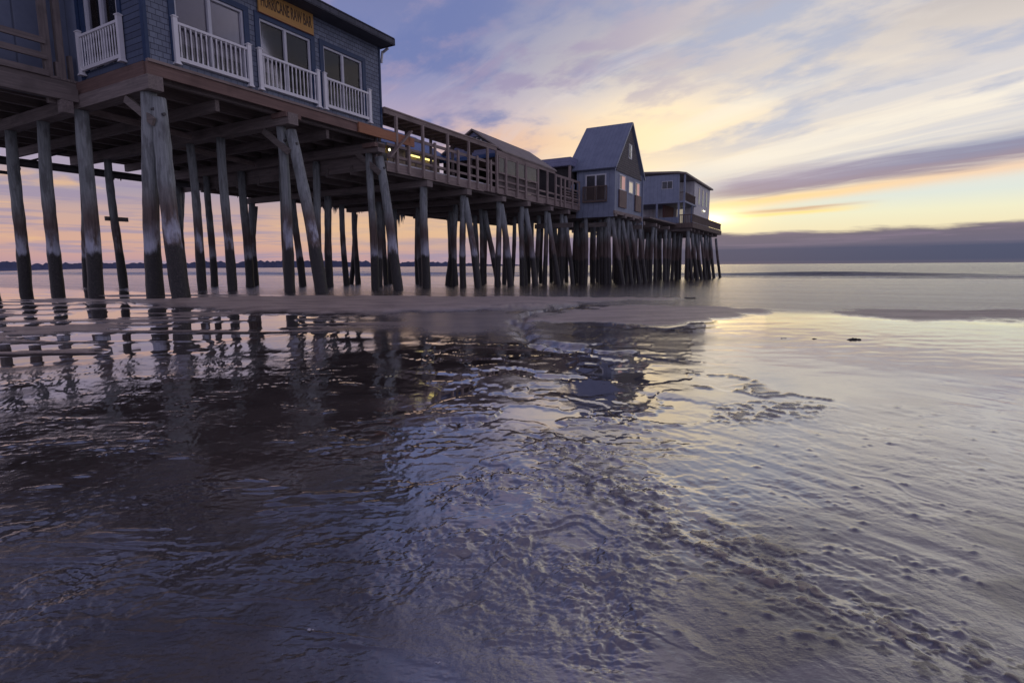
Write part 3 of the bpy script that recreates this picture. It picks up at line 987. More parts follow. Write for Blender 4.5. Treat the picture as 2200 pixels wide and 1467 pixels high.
for s0, s1, t0, z0 in ((.3, 3.0, -3.2, 4.30), (3.5, 6.3, -5.0, 4.22)):
    MB().bar((s0, t0, z0), (s1, t0 - .4, z0 - .05), .07, .15).build('brace_beam', M['ww_x'], d1)

d2 = thing('walkway_deck', (14, 0, 3.5), 'weathered timber deck of the open walkway between building and house', 'pier deck')
b = MB()
sx = 6.95
while sx < 30:
    b.box(sx, sx + .19, -9.3, .02, 3.80, 3.85)
    sx += .2
b.build('planks', M['lw_y'], d2)
for t in (-.2, -1.2, -2.3, -3.4, -4.6, -5.8, -7.0, -8.2, -9.2):
    MB().box(6.7, 30, t - .06, t + .06, 3.52, 3.80).build('joist', M['dw_x'], d2)
sx = 6.95
while sx < 22.4:
    e = min(sx + rnd.uniform(2.2, 3.2), 22.5)
    MB().box(sx, e - .01, .022, .07, 3.56 + rnd.uniform(-.02, .02), 3.82).build('fascia', M['ww_x'], d2)
    sx = e

MB().box(6.72, 6.80, -11.1, -.15, 3.6, 4.72).build('bulkhead', M['dw_y'], d1)
# spare plank sticking out below the building's end wall, and its brace
o = MB().box(5.75, 8.25, .075, .14, 4.49, 4.77).build('plank_beam', M['orange_x'], None, (7, .1, 4.5))
tag(o, 'fresh orange brown plank projecting past the end of the shingled building', 'beam')
o = MB().bar((6.95, .17, 3.95), (8.05, .17, 4.95), .05, .14, (0, 1, 0)).build('brace_plank', M['ww_x'], None, (7, .17, 4.0))
tag(o, 'pale diagonal plank bracing the orange beam against a pile', 'brace')
for s0, s1, t0 in ((-.55, -.03, .04), (2.95, 3.35, .06), (6.3, 6.7, .06)):
    pass
for k, (s_, nm) in enumerate(((0.0, 'corner pile of the shingled building'), (3.3, 'middle pile of the building front'), (6.6, 'last pile of the building front'))):
    o = MB().bar((s_ - .10, -.75, 4.12), (s_ - .05, .12, 3.55 - .05 * k), .06, .16).build('knee_brace', M['ww_y'], None, (s_, -.3, 3.5))
    tag(o, f'short diagonal timber brace bolted to the {nm}', 'brace', 'knee braces on front piles')
for k, (s0, s1, t_, z_) in enumerate(((3.15, 3.95, .16, 4.36), (6.35, 6.85, .10, 4.2))):
    o = MB().box(s0 - .05, s0 + .42, -.3, t_ + .1, z_ - .02, z_ + .10).build('bearing_block', M['red_x'], None, (s0, 0, z_))
    tag(o, f'stubby timber block wedged on the {("second", "third")[k]} front cap beam', 'block', 'bearing blocks')


# ------------------------------------------------------------------ railings with white posts (part of the building)
def vinyl_railing(parent, a, b, z0, z1, n, axis):
    """a,b = (s,t) post centres"""
    rl = MB()
    A, B = Vector((a[0], a[1], 0)), Vector((b[0], b[1], 0))
    dr = (B - A).normalized()
    p0, p1 = A + dr * .05, B - dr * .05
    zt, zb = z1 - .13, z0 + .115
    rl.bar(p0 + Vector((0, 0, zt)), p1 + Vector((0, 0, zt)), .06, .05)
    rl.bar(p0 + Vector((0, 0, zb)), p1 + Vector((0, 0, zb)), .055, .075)
    L = (p1 - p0).length
    for i in range(n):
        c = p0 + dr * (L * (i + .5) / n)
        rl.tube([c + Vector((0, 0, q)) for q in (zb, zb + .1, zb + .2, zb + .4, zt - .18, zt - .1, zt)], [.017, .018, .012, .016, .012, .018, .017], 6)
    r_ = rl.build('railing', M['white'], parent)
    for p in (A, B):
        m = MB()
        m.box(p.x - .046, p.x + .046, p.y - .046, p.y + .046, z0, z1 - .03)
        m.box(p.x - .062, p.x + .062, p.y - .062, p.y + .062, z1 - .03, z1 - .012)
        m.hexa([(p.x - .055, p.y - .055, z1 - .012), (p.x + .055, p.y - .055, z1 - .012), (p.x + .055, p.y + .055, z1 - .012), (p.x - .055, p.y + .055, z1 - .012),
                (p.x - .02, p.y - .02, z1 + .018), (p.x + .02, p.y - .02, z1 + .018), (p.x + .02, p.y + .02, z1 + .018), (p.x - .02, p.y + .02, z1 + .018)])
        m.hexa([(p.x - .07, p.y - .07, z0 - .01), (p.x + .07, p.y - .07, z0 - .01), (p.x + .07, p.y + .07, z0 - .01), (p.x - .07, p.y + .07, z0 - .01),
                (p.x - .05, p.y - .05, z0 + .045), (p.x + .05, p.y - .05, z0 + .045), (p.x + .05, p.y + .05, z0 + .045), (p.x - .05, p.y + .05, z0 + .045)])
        m.build('post', M['white'], r_)
    return r_


# ------------------------------------------------------------------ the shingled building
bd = thing('shingled_building', (0, 0, 4.8), 'blue grey shingled seafood bar building with white balcony railings on tall piles', 'building')
WIN = [(.63, 2.26), (2.68, 4.22), (4.64, 6.10)]
zw0, zw1 = 4.93, 6.54
m = MB()
edges = [0.0]
for a_, b_ in WIN:
    edges += [a_, b_]
edges.append(6.86)
for i in range(0, len(edges), 2):
    m.box(edges[i], edges[i + 1], -.12, 0, 4.80, 7.42)
for a_, b_ in WIN:
    m.box(a_, b_, -.12, 0, 4.80, zw0)
    m.box(a_, b_, -.12, 0, zw1, 7.42)
m.build('wall', M['shingle'], bd)
m = MB()
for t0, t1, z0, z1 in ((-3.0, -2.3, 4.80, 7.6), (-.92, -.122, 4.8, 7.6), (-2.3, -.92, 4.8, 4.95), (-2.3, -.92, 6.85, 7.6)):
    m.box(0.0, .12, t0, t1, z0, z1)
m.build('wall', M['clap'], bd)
m = MB()
m.box(6.74, 6.86, -3.0, -.122, 4.8, 7.6).box(.121, 6.739, -3.0, -2.9, 4.8, 7.6).build('wall', M['shingle'], bd)
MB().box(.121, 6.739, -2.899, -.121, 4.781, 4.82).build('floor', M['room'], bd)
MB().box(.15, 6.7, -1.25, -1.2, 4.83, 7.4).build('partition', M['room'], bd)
MB().box(-.025, .045, .002, .025, 4.62, 7.45).box(-.027, -.002, -.09, .024, 4.60, 7.45).build('corner_board', M['trim'], bd)
MB().box(6.82, 6.885, .002, .025, 4.76, 7.2).build('corner_board', M['trim'], bd)
MB().box(-.025, -.002, -2.62, -2.50, 4.78, 7.5).build('corner_board', M['trim'], bd)
MB().box(-.03, -.002, -3.75, -2.622, 4.6, 7.6).build('end_panel', M['panel'], bd)
for k, (a_, b_) in enumerate(WIN):
    wn = MB()
    wn.box(a_ - .13, a_ - .002, .002, .03, zw0 - .02, zw1 + .12).box(b_ + .002, b_ + .13, .002, .03, zw0 - .02, zw1 + .12).box(a_ - .002, b_ + .002, .002, .03, zw1 + .002, zw1 + .12)
    f = wn.build('window', M['trim'], bd)
    fr = MB()
    mid = (a_ + b_) / 2 - .02
    fr.box(a_ + .002, a_ + .05, -.10, -.01, zw0, zw1).box(b_ - .05, b_ - .002, -.10, -.01, zw0, zw1)
    fr.box(a_ + .05, b_ - .05, -.10, -.01, zw1 - .05, zw1 - .002).box(a_ + .05, b_ - .05, -.10, -.01, zw0 + .002, zw0 + .05)
    fr.box(mid - .035, mid + .035, -.09, .0, zw0 + .05, zw1 - .05)
    fr.build('frame', M['frame'], f)
    MB().box(a_ + .052, mid - .037, -.065, -.055, zw0 + .052, zw1 - .052).box(mid + .037, b_ - .052, -.065, -.055, zw0 + .052, zw1 - .052).build('pane', M['glass'], f)
    zb = 5.36
    MB().box(a_ + .055, mid - .04, -.095, -.085, zb, zw1 - .055).box(mid + .04, b_ - .055, -.095, -.085, zb + .01, zw1 - .055).build('blind', M['blind'], f)
# side window
f = MB().box(-.03, -.002, -2.43, -2.302, 4.93, 6.97).box(-.03, -.002, -.918, -.79, 4.93, 6.97).box(-.03, -.002, -2.302, -.918, 6.852, 6.97).build('window', M['trim'], bd)
MB().box(.01, .08, -2.298, -2.2, 4.952, 6.848).box(.01, .08, -1.02, -.922, 4.952, 6.848).box(.0, .09, -1.66, -1.56, 4.952, 6.848).box(.01, .08, -2.2, -1.66, 6.75, 6.848).build('frame', M['frame'], f)
MB().box(.05, .06, -2.198, -1.662, 4.952, 6.748).box(.05, .06, -1.558, -1.022, 4.952, 6.848).build('pane', M['glass'], f)
for a_, b_, n in ((.58, 2.31, 14), (2.60, 4.37, 14), (4.60, 6.31, 14)):
    vinyl_railing(bd, (a_, .055), (b_, .055), 4.86, 5.82, n, 's')
vinyl_railing(bd, (-.07, -2.48), (-.07, -.80), 4.87, 5.80, 15, 't')
# roof: beach-side slope, gable overhang
def slab(pts_bottom, thick):
    return MB().prism(pts_bottom, (0, 0, thick))
rf = slab([(-.55, .52, 7.24), (6.95, .52, 7.24), (6.95, -1.5, 8.35), (-.55, -1.5, 8.35)], .10).build('roof', M['roof'], bd)
slab([(-.55, -1.5, 8.352), (6.95, -1.5, 8.352), (6.95, -3.5, 7.24), (-.55, -3.5, 7.24)], .10).build('roof', M['roof'], bd)
wv = MB()
s_ = -.55
while s_ < 7.0:
    wv.tube([(s_, .545, 7.33), (s_, .3, 7.46)], .035, 6)
    s_ += .09
wv.build('roof_edge', M['roof'], bd)
MB().box(-.56, 6.96, .521, .545, 7.16, 7.31).box(6.951, 6.975, -.4, .545, 7.16, 7.34).build('eave_board', M['roof'], bd)
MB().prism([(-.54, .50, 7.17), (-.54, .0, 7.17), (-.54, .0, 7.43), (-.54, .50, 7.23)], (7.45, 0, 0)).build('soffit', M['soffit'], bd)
MB().bar((6.99, .0, 7.05), (6.99, .25, 7.15), .05, .06).bar((6.93, .02, 6.75), (6.99, .02, 7.1), .05, .05).build('eave_bracket', M['frame'], bd)

# sign
sg = thing('sign_board', (3.47, .04, 6.66), 'long ochre wooden sign reading HURRICANE RAW BAR above the middle window', 'sign')
MB().box(2.645, 4.295, .034, .075, 6.66, 7.18).build('board', M['sign'], sg)
MB().box(2.64, 4.30, .030, .079, 6.648, 6.662).box(2.64, 4.30, .030, .079, 7.178, 7.192).build('edge', M['orange_x'], sg)
vs, fs = text_mesh('HURRICANE RAW BAR', .30, .004, .55)
wid = max(v[0] for v in vs) - min(v[0] for v in vs)
k = 1.52 / wid
MB().poly([(3.47 + v[0] * k, .077 + v[2], 6.93 + v[1] * 1.3) for v in vs], fs).build('lettering', M['letter'], sg)

# structure on the far left, set back
ls = thing('boardwalk_fence', (-2, -2.7, 4.5), 'dark wooden three rail fence on the boardwalk at the far left edge', 'fence')
for z_ in (5.40, 5.08, 4.74):
    MB().box(-4, -.62, -2.74, -2.68, z_ - .005, z_ + .12).build('rail', M['dw_x'], ls)
for s_, w_, zt in ((-.55, .1, 7.4), (-.30, .09, 7.4), (-.40, .05, 5.1), (-.14, .05, 5.3)):
    MB().box(s_ - w_, s_ + w_ * .4, -2.86, -2.745, 4.2, zt).build('post', M['dw_z'], ls)
ls2 = thing('side_shed', (-2, -3.6, 4.5), 'blue grey panelled shed wall behind the rail fence at left edge', 'building')
MB().box(-4.5, -.05, -3.7, -3.6, 4.5, 7.6).build('wall', M['panel'], ls2)
MB().box(-1.55, -1.45, -3.6, -3.55, 4.5, 7.6).build('batten', M['frame'], ls2)
b_ = MB().box(-4, -.16, -2.70, -2.55, 4.28, 4.56).build('boardwalk_beam', M['dw_x'], None, (-2, -2.6, 4.3))
tag(b_, 'heavy dark beam under the rail fence at the left edge', 'beam')
o = MB().box(-.52, -.30, -2.70, -2.50, 4.0, 4.26).build('beam_end', M['dw_y'], None, (-.4, -2.6, 4.1))
tag(o, 'weathered stub of a beam beside the second pile', 'beam')

# ------------------------------------------------------------------ pipes, hangers, icicles below the far side
pp = thing('utility_pipe', (6, -9.4, 3.8), 'long dark utility pipe slung below the far side of the deck', 'pipe')
MB().tube([(-3, -9.4, 3.84), (4, -9.4, 3.80), (12, -9.4, 3.74), (20, -9.4, 3.62)], .125, 10).build('pipe_run', M['metal'], pp)
MB().tube([(-1.2, -9.2, 3.45), (.9, -9.2, 3.44), (1.0, -9.2, 3.46), (1.05, -9.25, 3.62), (1.05, -9.4, 3.8)], .05, 8).build('drain_pipe', M['metal'], pp)
for s_ in (-1.6, .1, 2.8, 5.0, 7.6, 10.4, 13.0, 15.6):
    MB().box(s_ - .035, s_ + .035, -9.45, -9.35, 3.68, 4.5 if s_ < 6.8 else 3.6 + .2).box(s_ - .08, s_ + .08, -9.5, -9.3, 3.62, 3.68).build('hanger', M['dw_z'], pp)
MB().bar((1.3, -9.4, 3.85), (2.4, -9.4, 4.35), .06, .06).build('strut', M['metal'], pp)
for k, (s0, n, L, t_, z_) in enumerate(((3.4, 9, .14, -9.4, 3.74), (8.1, 14, .25, -9.4, 3.70), (12.6, 18, .38, -9.35, 3.60), (14.4, 16, .22, -9.3, 3.58), (17.8, 12, .55, -9.2, 3.5))):
    m = MB()
    for i in range(n):
        a_ = s0 + i * .085 + rnd.uniform(-.03, .03)
        l_ = L * (.3 + .9 * math.sin(math.pi * (i + .5) / n)) * rnd.uniform(.5, 1.15)
        m.tube([(a_, t_, z_), (a_ + .008, t_, z_ - l_ * .5), (a_ + .01, t_, z_ - l_)], [.042, .026, .004], 6)
    o = m.build('icicle_fringe', M['ice'], None, (s0, t_, z_))
    tag(o, f'ragged dark fringe of icicles hanging from the pipe, {ORD[k]} from the left', 'icicles', 'icicle fringes under the pipe')

# cross planks between piles
for k, (s_, t0, t1, z_, nm) in enumerate(((20.3, -1.6, .6, 2.55, 'between the walkway and the house'), (23.0, -.1, 1.6, 2.7, 'below the front of the steep roofed house'),
                                          (26.5, 1.0, 2.4, 2.72, 'below the gable side of the steep roofed house'))):
    o = MB().box(s_, s_ + .08, t0, t1, z_, z_ + .24).build('cross_plank', M['ww_y'], None, (s_, t0, z_))
    tag(o, f'pale grey plank nailed across the piles {nm}', 'plank', 'planks across the piles')
o = MB().box(3.05, 3.75, -8.85, -8.78, 2.18, 2.32).build('cross_plank', M['dw_x'], None, (3.3, -8.8, 2.2))
tag(o, 'short dark plank nailed halfway up a far pile', 'plank', 'planks across the piles')

# ------------------------------------------------------------------ walkway railing and roof
wr = thing('covered_walkway', (10.2, 0, 3.85), 'long flat wooden roof on slim posts over the pier walkway', 'walkway roof')
MB().box(6.9, 13.62, .03, .09, 5.28, 5.42).build('fascia', M['ww_x'], wr)
MB().box(6.9, 13.62, -1.08, .12, 5.422, 5.46).build('roof', M['lw_x'], wr)
m = MB()
s_ = 6.95
while s_ < 13.6:
    m.box(s_, s_ + .045, -1.04, .028, 5.34, 5.42)
    s_ += .45
m.build('rafters', M['lw_y'], wr)
MB().box(6.9, 13.62, -1.10, -1.04, 5.32, 5.42).build('fascia', M['ww_x'], wr)
for s_ in (7.4, 8.73, 10.15, 11.5, 12.84, 13.55):
    MB().box(s_ - .045, s_ + .045, .072, .15, 3.58, 5.28).build('post', M['ww_z'], wr)
for s_ in (7.9, 9.3, 10.7, 12.1, 13.4):
    MB().box(s_ - .045, s_ + .045, -1.10, -1.02, 3.85, 5.32).build('post', M['dw_z'], wr)
wrl = thing('walkway_railing', (12, 0, 3.85), 'weathered wooden railing along the walkway under the flat roof', 'railing')
for z_, h_ in ((4.70, .10), (4.35, .08), (4.02, .08)):
    MB().box(7.0, 13.5, .03, .07, z_, z_ + h_).build('rail', M['ww_x'], wrl)
for s_ in (8.0, 9.4, 10.8, 12.1, 13.1):
    MB().box(s_ - .045, s_ + .045, .072, .14, 3.6, 4.84).build('post', M['ww_z'], wrl)
bk = thing('walkway_railing', (12, -2.2, 3.85), 'pale inner railing panel seen through the walkway posts', 'railing')
for z_ in (4.62, 4.28, 3.98):
    MB().box(9.6, 14.1, -2.25, -2.2, z_, z_ + .09).build('rail', M['ww_x'], bk)
for s_ in (10, 11.3, 12.6, 13.9):
    MB().box(s_ - .04, s_ + .04, -2.3, -2.252, 3.85, 4.75).build('post', M['ww_z'], bk)
MB().box(9.7, 14.0, -2.36, -2.32, 3.86, 4.25).build('panel', M['panel'], bk)
o = MB().box(7.1, 13.3, -.25, -.02, 3.852, 3.90).build('snow_strip', M['snow'], None, (10, -.1, 3.85))
tag(o, 'thin strip of old snow lying along the walkway edge', 'snow')

# snack stall with the blue roof
st = thing('snack_stall', (11, -3.1, 3.85), 'yellow snack stall with a blue metal hip roof behind the walkway', 'stall')
MB().box(7.2, 10.6, -6, -3.1, 3.85, 5.3).build('wall', M['yellow'], st)
MB().box(10.602, 14.0, -6, -3.12, 3.85, 5.3).build('wall', M['cream'], st)
m = MB()
e0, e1 = (6.9, -2.85, 5.30), (14.45, -2.85, 5.36)
f0, f1 = (6.9, -6.2, 5.3), (14.45, -6.2, 5.36)
r0, r1 = (7.2, -4.35, 6.36), (13.9, -4.35, 6.36)
m.poly([e0, e1, f1, f0, r0, r1], [(0, 1, 5, 4), (1, 2, 5), (2, 3, 4, 5), (3, 0, 4), (3, 2, 1, 0)])
fix(m.build('roof', M['blueroof'], st))
MB().box(6.9, 14.45, -2.87, -2.84, 5.22, 5.31).build('fascia', M['trim'], st)
for s0, s1, z0, z1 in ((9.05, 9.6, 3.86, 4.75), (11.9, 12.3, 3.9, 4.7)):
    MB().box(s0, s1, -3.099, -3.05, z0, z1).build('door', M['doorblue'], st)
MB().box(9.75, 10.5, -3.099, -3.06, 4.3, 5.0).build('window', M['sheet'], st)
MB().box(11.2, 11.7, -3.119, -3.07, 4.0, 4.6).build('menu_board', M['signwhite'], st)
for k, (s_, z_, nm) in enumerate(((9.35, 5.12, 'over the yellow wall'), (12.1, 5.12, 'over the cream wall by the blue door'), (13.0, 5.12, 'at the far end of the cream wall'))):
    l = thing('tube_lamp', (s_, -2.98, z_), f'glowing yellow tube lamp under the blue eave {nm}', 'lamp', 'tube lamps under the stall eave')
    MB().box(s_ - .32, s_ + .32, -3.0, -2.94, z_ + .04, z_ + .09).build('housing', M['lampbody'], l)
    MB().tube([(s_ - .3, -2.97, z_), (s_ + .3, -2.97, z_)], .035, 8).build('tube', M['tube'], l)
for k, s_ in enumerate((9.95, 10.25)):
    l = thing('bulb_lamp', (s_, -2.7, 5.05), f'small bare white bulb, {("left", "right")[k]} one of the pair by the diagonal plank', 'lamp', 'bare bulbs at the stall')
    m = MB()
    m.tube([(s_, -2.7, 4.99), (s_, -2.7, 5.02), (s_, -2.7, 5.06), (s_, -2.7, 5.09)], [.012, .04, .04, .015], 8)
    m.build('bulb', M['bulb'], l)
    MB().tube([(s_, -2.7, 5.09), (s_, -2.7, 5.28)], .012, 6).build('cord', M['metal'], l)

# gabled snack building with the round sign
gb = thing('gabled_stall', (14.2, -1.4, 3.85), 'lilac gabled snack building with screened porch between walkway and house', 'building')
GA, GL, GR = (-1.42, 6.36), (-3.25, 5.38), (.12, 5.32)
MB().prism([(14.2, GL[0] + .1, GL[1] - .05), (14.2, GR[0] - .1, GR[1] - .05), (14.2, GA[0], GA[1] - .06)], (.06, 0, 0)).build('gable', M['lilac'], gb)
fix(MB().prism([(14.05, GR[0], GR[1]), (14.05, GA[0], GA[1]), (14.05, GA[0], GA[1] + .07), (14.05, GR[0], GR[1] + .06)], (5.35, 0, -.08)).build('roof', M['brownroof'], gb))
fix(MB().prism([(14.05, GL[0], GL[1]), (14.05, GL[0], GL[1] + .06), (14.05, GA[0] - .003, GA[1] + .07), (14.05, GA[0] - .003, GA[1])], (5.35, 0, -.08)).build('roof', M['brownroof'], gb))
MB().box(14.1, 14.19, -3.2, -.1, 5.16, 5.32).build('lintel', M['doorblue'], gb)
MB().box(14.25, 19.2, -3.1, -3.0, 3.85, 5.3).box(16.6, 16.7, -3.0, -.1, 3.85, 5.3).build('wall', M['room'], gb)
MB().box(13.7, 19.3, .03, .085, 5.12, 5.32).build('header', M['ww_x'], gb)
for s_ in (13.55, 14.3, 15.3, 16.1, 17.3, 18.3, 19.25):
    MB().box(s_ - .055, s_ + .055, .087, .16, 3.6, 5.12).build('post', M['ww_z'], gb)
for a_, b2 in ((13.7, 14.24), (14.36, 15.24), (15.36, 16.04), (16.16, 17.24)):
    f = MB().box(a_, b2, .09, .13, 5.04, 5.10).box(a_, b2, .09, .13, 4.40, 4.47).box(a_, a_ + .05, .09, .13, 4.47, 5.04).box(b2 - .05, b2, .09, .13, 4.47, 5.04).build('window', M['ww_x'], gb)
    MB().box(a_ + .05, b2 - .05, .10, .11, 4.47, 5.04).build('pane', M['sheet'], f)
for z_ in (4.10, 3.86):
    MB().box(13.6, 22.4, .03, .085, z_, z_ + .08).build('rail', M['ww_x'], gb)
m = MB()
s_ = 13.65
while s_ < 17.3:
    m.box(s_, s_ + .05, .0, .028, 3.86, 4.42)
    s_ += .1
m.build('lattice', M['dw_z'], gb)
ps = thing('round_sign', (14.17, -1.3, 5.95), 'dark half round sign with PIER in pale arched letters on the lilac gable', 'sign')
m = MB()
cx, cz, rr_ = -1.32, 5.56, .56
n = 20
arc = [(14.17, cx + rr_ * math.cos(a), cz + rr_ * math.sin(a)) for a in [math.pi * i / n for i in range(n + 1)]]
m.prism(arc, (.028, 0, 0))
fix(m.build('disc', M['signdark'], ps))
for i, ch in enumerate('PIER'):
    a = math.pi * (.74 - .155 * i)
    vs, fs = text_mesh(ch, .23, .006)
    ca, sa = math.cos(a - math.pi / 2), math.sin(a - math.pi / 2)
    pts = []
    for v in vs:
        lx, ly = v[0] * ca - (v[1] + .42) * sa, v[0] * sa + (v[1] + .42) * ca
        pts.append((14.155 - v[2], cx + lx, cz + ly))
    MB().poly(pts, fs).build('lettering', M['signwhite'], ps)

# pergola and steps between the gabled stall and the house
pg = thing('pergola', (20, 0, 3.85), 'open timber pergola frame with low railing beside the steep roofed house', 'pergola')
MB().box(19.32, 22.5, .03, .085, 5.02, 5.14).build('beam', M['ww_x'], pg)
for s_ in (19.9, 20.4, 21.4, 22.3):
    MB().box(s_ - .05, s_ + .05, .087, .15, 3.6, 5.02).build('post', M['ww_z'], pg)
MB().box(19.3, 22.4, .03, .07, 4.55, 4.63).build('rail', M['ww_x'], pg)
m = MB()
for i in range(5):
    m.box(20.5, 22.4, -.05 - .02 * i, .02, 3.9 + i * .13, 3.95 + i * .13)
m.build('slats', M['ww_x'], pg)
o = MB().prism([(21.5, -.25, 4.55), (21.5, .0, 4.55), (21.7, -.05, 4.95), (21.9, -.2, 4.85), (21.9, -.3, 4.6)], (.4, 0, 0)).build('cover_sheet', M['panel'], None, (21.6, -.1, 4.6))
tag(o, 'pale blue cover sheet bundled on the rail beside the house', 'cover')

# flat roofed shed behind
sh = thing('flat_roof_shed', (22, -1.2, 3.85), 'flat roofed lilac grey shed just left of the steep roofed house', 'building')
MB().box(22.0, 24.6, -2.5, -.28, 5.98, 6.42).build('roof', M['lilac'], sh)
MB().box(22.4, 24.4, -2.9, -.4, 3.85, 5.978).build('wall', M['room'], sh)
MB().box(22.05, 22.15, -.42, -.3, 3.85, 5.978).box(22.05, 22.15, -2.4, -2.28, 3.85, 5.978).build('post', M['ww_z'], sh)

# ------------------------------------------------------------------ steep roofed house
hs = thing('steep_roofed_house', (25, 1, 3.5), 'blue grey little house with a very steep metal roof on piles', 'house')
S0, S1, T0, T1 = 22.7, 27.6, -.2, 2.0
MB().box(S0, S1, T0, T1, 3.52, 5.95).build('wall', M['house'], hs)
sm_, zr, ze = (S0 + S1) / 2, 8.5, 5.75
MB().prism([(S0 + .12, T1 + .003, 5.62), (S1 - .12, T1 + .003, 5.62), (sm_, T1 + .003, zr - .12)], (0, .03, 0)).build('gable', M['gable'], hs)
for sgn, sa in ((1, S0 - .22), (-1, S1 + .22)):
    zz = ze - .06
    a0 = (sa, -.75, zz); a1 = (sa, 2.16, zz); b1 = (sm_, 2.16, zr); b0 = (sm_, -.62, zr)
    pr = MB().prism([a0, a1, b1, b0], (-.07 * sgn, 0, .05))
    fix(pr.build('roof', M['houseroof'], hs))
MB().box(S0 - .05, S1 + .05, T1 - .05, T1 + .05, 3.34, 3.518).build('floor_beam', M['ww_x'], hs)
MB().box(S0 - .03, S0 + .05, T0, T1 - .052, 3.2, 3.518).build('skirt', M['house'], hs)
f = MB().box(S0 - .04, S0 - .001, .33, 1.52, 5.42, 5.49).box(S0 - .04, S0 - .001, .33, .40, 4.15, 5.42).box(S0 - .04, S0 - .001, 1.45, 1.52, 4.15, 5.42).box(S0 - .04, S0 - .001, .88, .97, 4.15, 5.42).build('window', M['frame'], hs)
MB().box(S0 - .015, S0 - .002, .40, .88, 4.15, 5.42).box(S0 - .015, S0 - .002, .97, 1.45, 4.15, 5.42).build('pane', M['sheet'], f)
m = MB()
m.box(S0 - .14, S0 - .09, .2, 1.6, 4.80, 4.86).box(S0 - .14, S0 - .05, .2, 1.6, 4.0, 4.08)
for i in range(22):
    m.box(S0 - .125, S0 - .10, .24 + i * .06, .262 + i * .06, 4.08, 4.80)
for q in (.2, .9, 1.56):
    m.box(S0 - .14, S0 - .09, q, q + .05, 4.08, 4.80)
m.build('balcony_railing', M['deckrail'], hs)
for s0, s1, z0, z1, pm in ((23.45, 24.35, 4.75, 5.45, 'pinkglow'), (25.05, 25.75, 4.72, 5.30, 'paleglow'), (26.3, 27.05, 4.70, 5.38, 'pinkglow')):
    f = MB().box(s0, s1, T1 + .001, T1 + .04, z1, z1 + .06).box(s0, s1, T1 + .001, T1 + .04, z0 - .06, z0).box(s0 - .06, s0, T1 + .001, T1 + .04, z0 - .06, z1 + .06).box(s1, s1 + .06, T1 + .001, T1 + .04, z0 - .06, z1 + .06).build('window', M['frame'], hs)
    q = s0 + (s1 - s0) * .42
    MB().box(s0, q, T1 + .002, T1 + .014, z0, z1).build('pane', M['sheet'] if pm == 'pinkglow' else M[pm], f)
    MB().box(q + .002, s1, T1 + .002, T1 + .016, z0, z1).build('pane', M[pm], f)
for s0, s1 in ((23.3, 24.5), (26.2, 27.3)):
    MB().box(s0, s1, T1 + .02, T1 + .09, 3.75, 4.68).build('balcony_panel', M['brownpanel'], hs)
f = MB().box(24.82, 25.38, T1 + .034, T1 + .06, 6.55, 7.35).build('window', M['frame'], hs)
MB().box(24.87, 25.33, T1 + .061, T1 + .07, 6.60, 6.94).box(24.87, 25.33, T1 + .061, T1 + .07, 6.97, 7.30).build('pane', M['glass'], f)
MB().box(S1 + .02, S1 + .12, T1 - .02, T1 + .09, 2.9, 5.9).build('downspout', M['house'], hs)

# ------------------------------------------------------------------ end pavilion
ep = thing('end_pavilion', (42, 0, 3.75), 'two storey grey pavilion with balcony at the seaward end of the pier', 'building')
A0, A1, B0, B1 = 37.5, 48.2, -2.6, 2.25
MB().box(A0, A0 + .12, B0, 1.95, 5.42, 7.42).build('wall', M['house'], ep)
m = MB()
m.box(41.6, A1, B1 - .12, B1, 3.76, 7.32)
m.build('wall', M['palewhite'], ep)
MB().box(41.48, 41.598, -2.6, B1, 3.76, 7.35).build('wall', M['palewhite'], ep)
MB().box(A1 - .12, A1, B0, B1 - .122, 3.76, 7.35).box(41.6, A1 - .122, B0, B0 + .12, 3.76, 7.35).build('wall', M['house'], ep)
MB().box(A0 + .9, 41.47, .5, .62, 3.76, 5.40).build('wall', M['darkred'], ep)
MB().box(A0 - .08, 41.6, B0, B1 + .18, 5.28, 5.418).build('balcony_floor', M['house'], ep)
fix(MB().prism([(A0 - .2, B0 - .1, 7.75), (A0 - .2, 1.9, 7.46), (A0 - .2, B1 + .25, 7.34), (A1 + .25, B1 + .25, 7.34), (A1 + .25, B0 - .1, 7.75)], (0, 0, .13)).build('roof', M['brownroof'], ep))
f = MB().box(A0 - .03, A0 - .001, .62, 1.46, 6.35, 6.95).build('window', M['frame'], ep)
MB().box(A0 - .04, A0 - .031, .66, 1.02, 6.39, 6.91).box(A0 - .04, A0 - .031, 1.06, 1.42, 6.39, 6.91).build('pane', M['sheet'], f)
for q in (.28, 1.95):
    MB().box(A0 - .05, A0 + .08, q - .07, q + .07, 3.76, 5.28).build('post', M['house'], ep)
MB().box(A0 - .05, A0 + .08, B1 + .04, B1 + .16, 3.76, 7.34).build('post', M['house'], ep)
MB().box(40.2, 40.32, B1 + .04, B1 + .16, 3.76, 5.28).build('post', M['house'], ep)
MB().box(A0 - .02, A0 + .03, -.62, 1.88, 3.76, 4.22).build('porch_wall', M['panel'], ep)
m = MB()
m.box(A0 - .05, A0, 2.02, B1 + .04, 6.02, 6.08).box(A0 - .05, 41.5, B1 + .08, B1 + .13, 6.02, 6.08)
for i in range(6):
    m.box(A0 - .04, A0 - .01, 2.04 + i * .05, 2.055 + i * .05, 5.42, 6.02)
for i in range(26):
    m.box(A0 + .1 + i * .15, A0 + .13 + i * .15, B1 + .09, B1 + .12, 5.42, 6.02)
m.build('balcony_railing', M['deckrail'], ep)
for s0 in (43.0, 44.6, 46.2):
    f = MB().box(s0, s0 + .6, B1 + .001, B1 + .03, 5.6, 7.0).build('window', M['frame'], ep)
    MB().box(s0 + .06, s0 + .54, B1 + .031, B1 + .04, 5.66, 6.94).build('pane', M['sheet'], f)
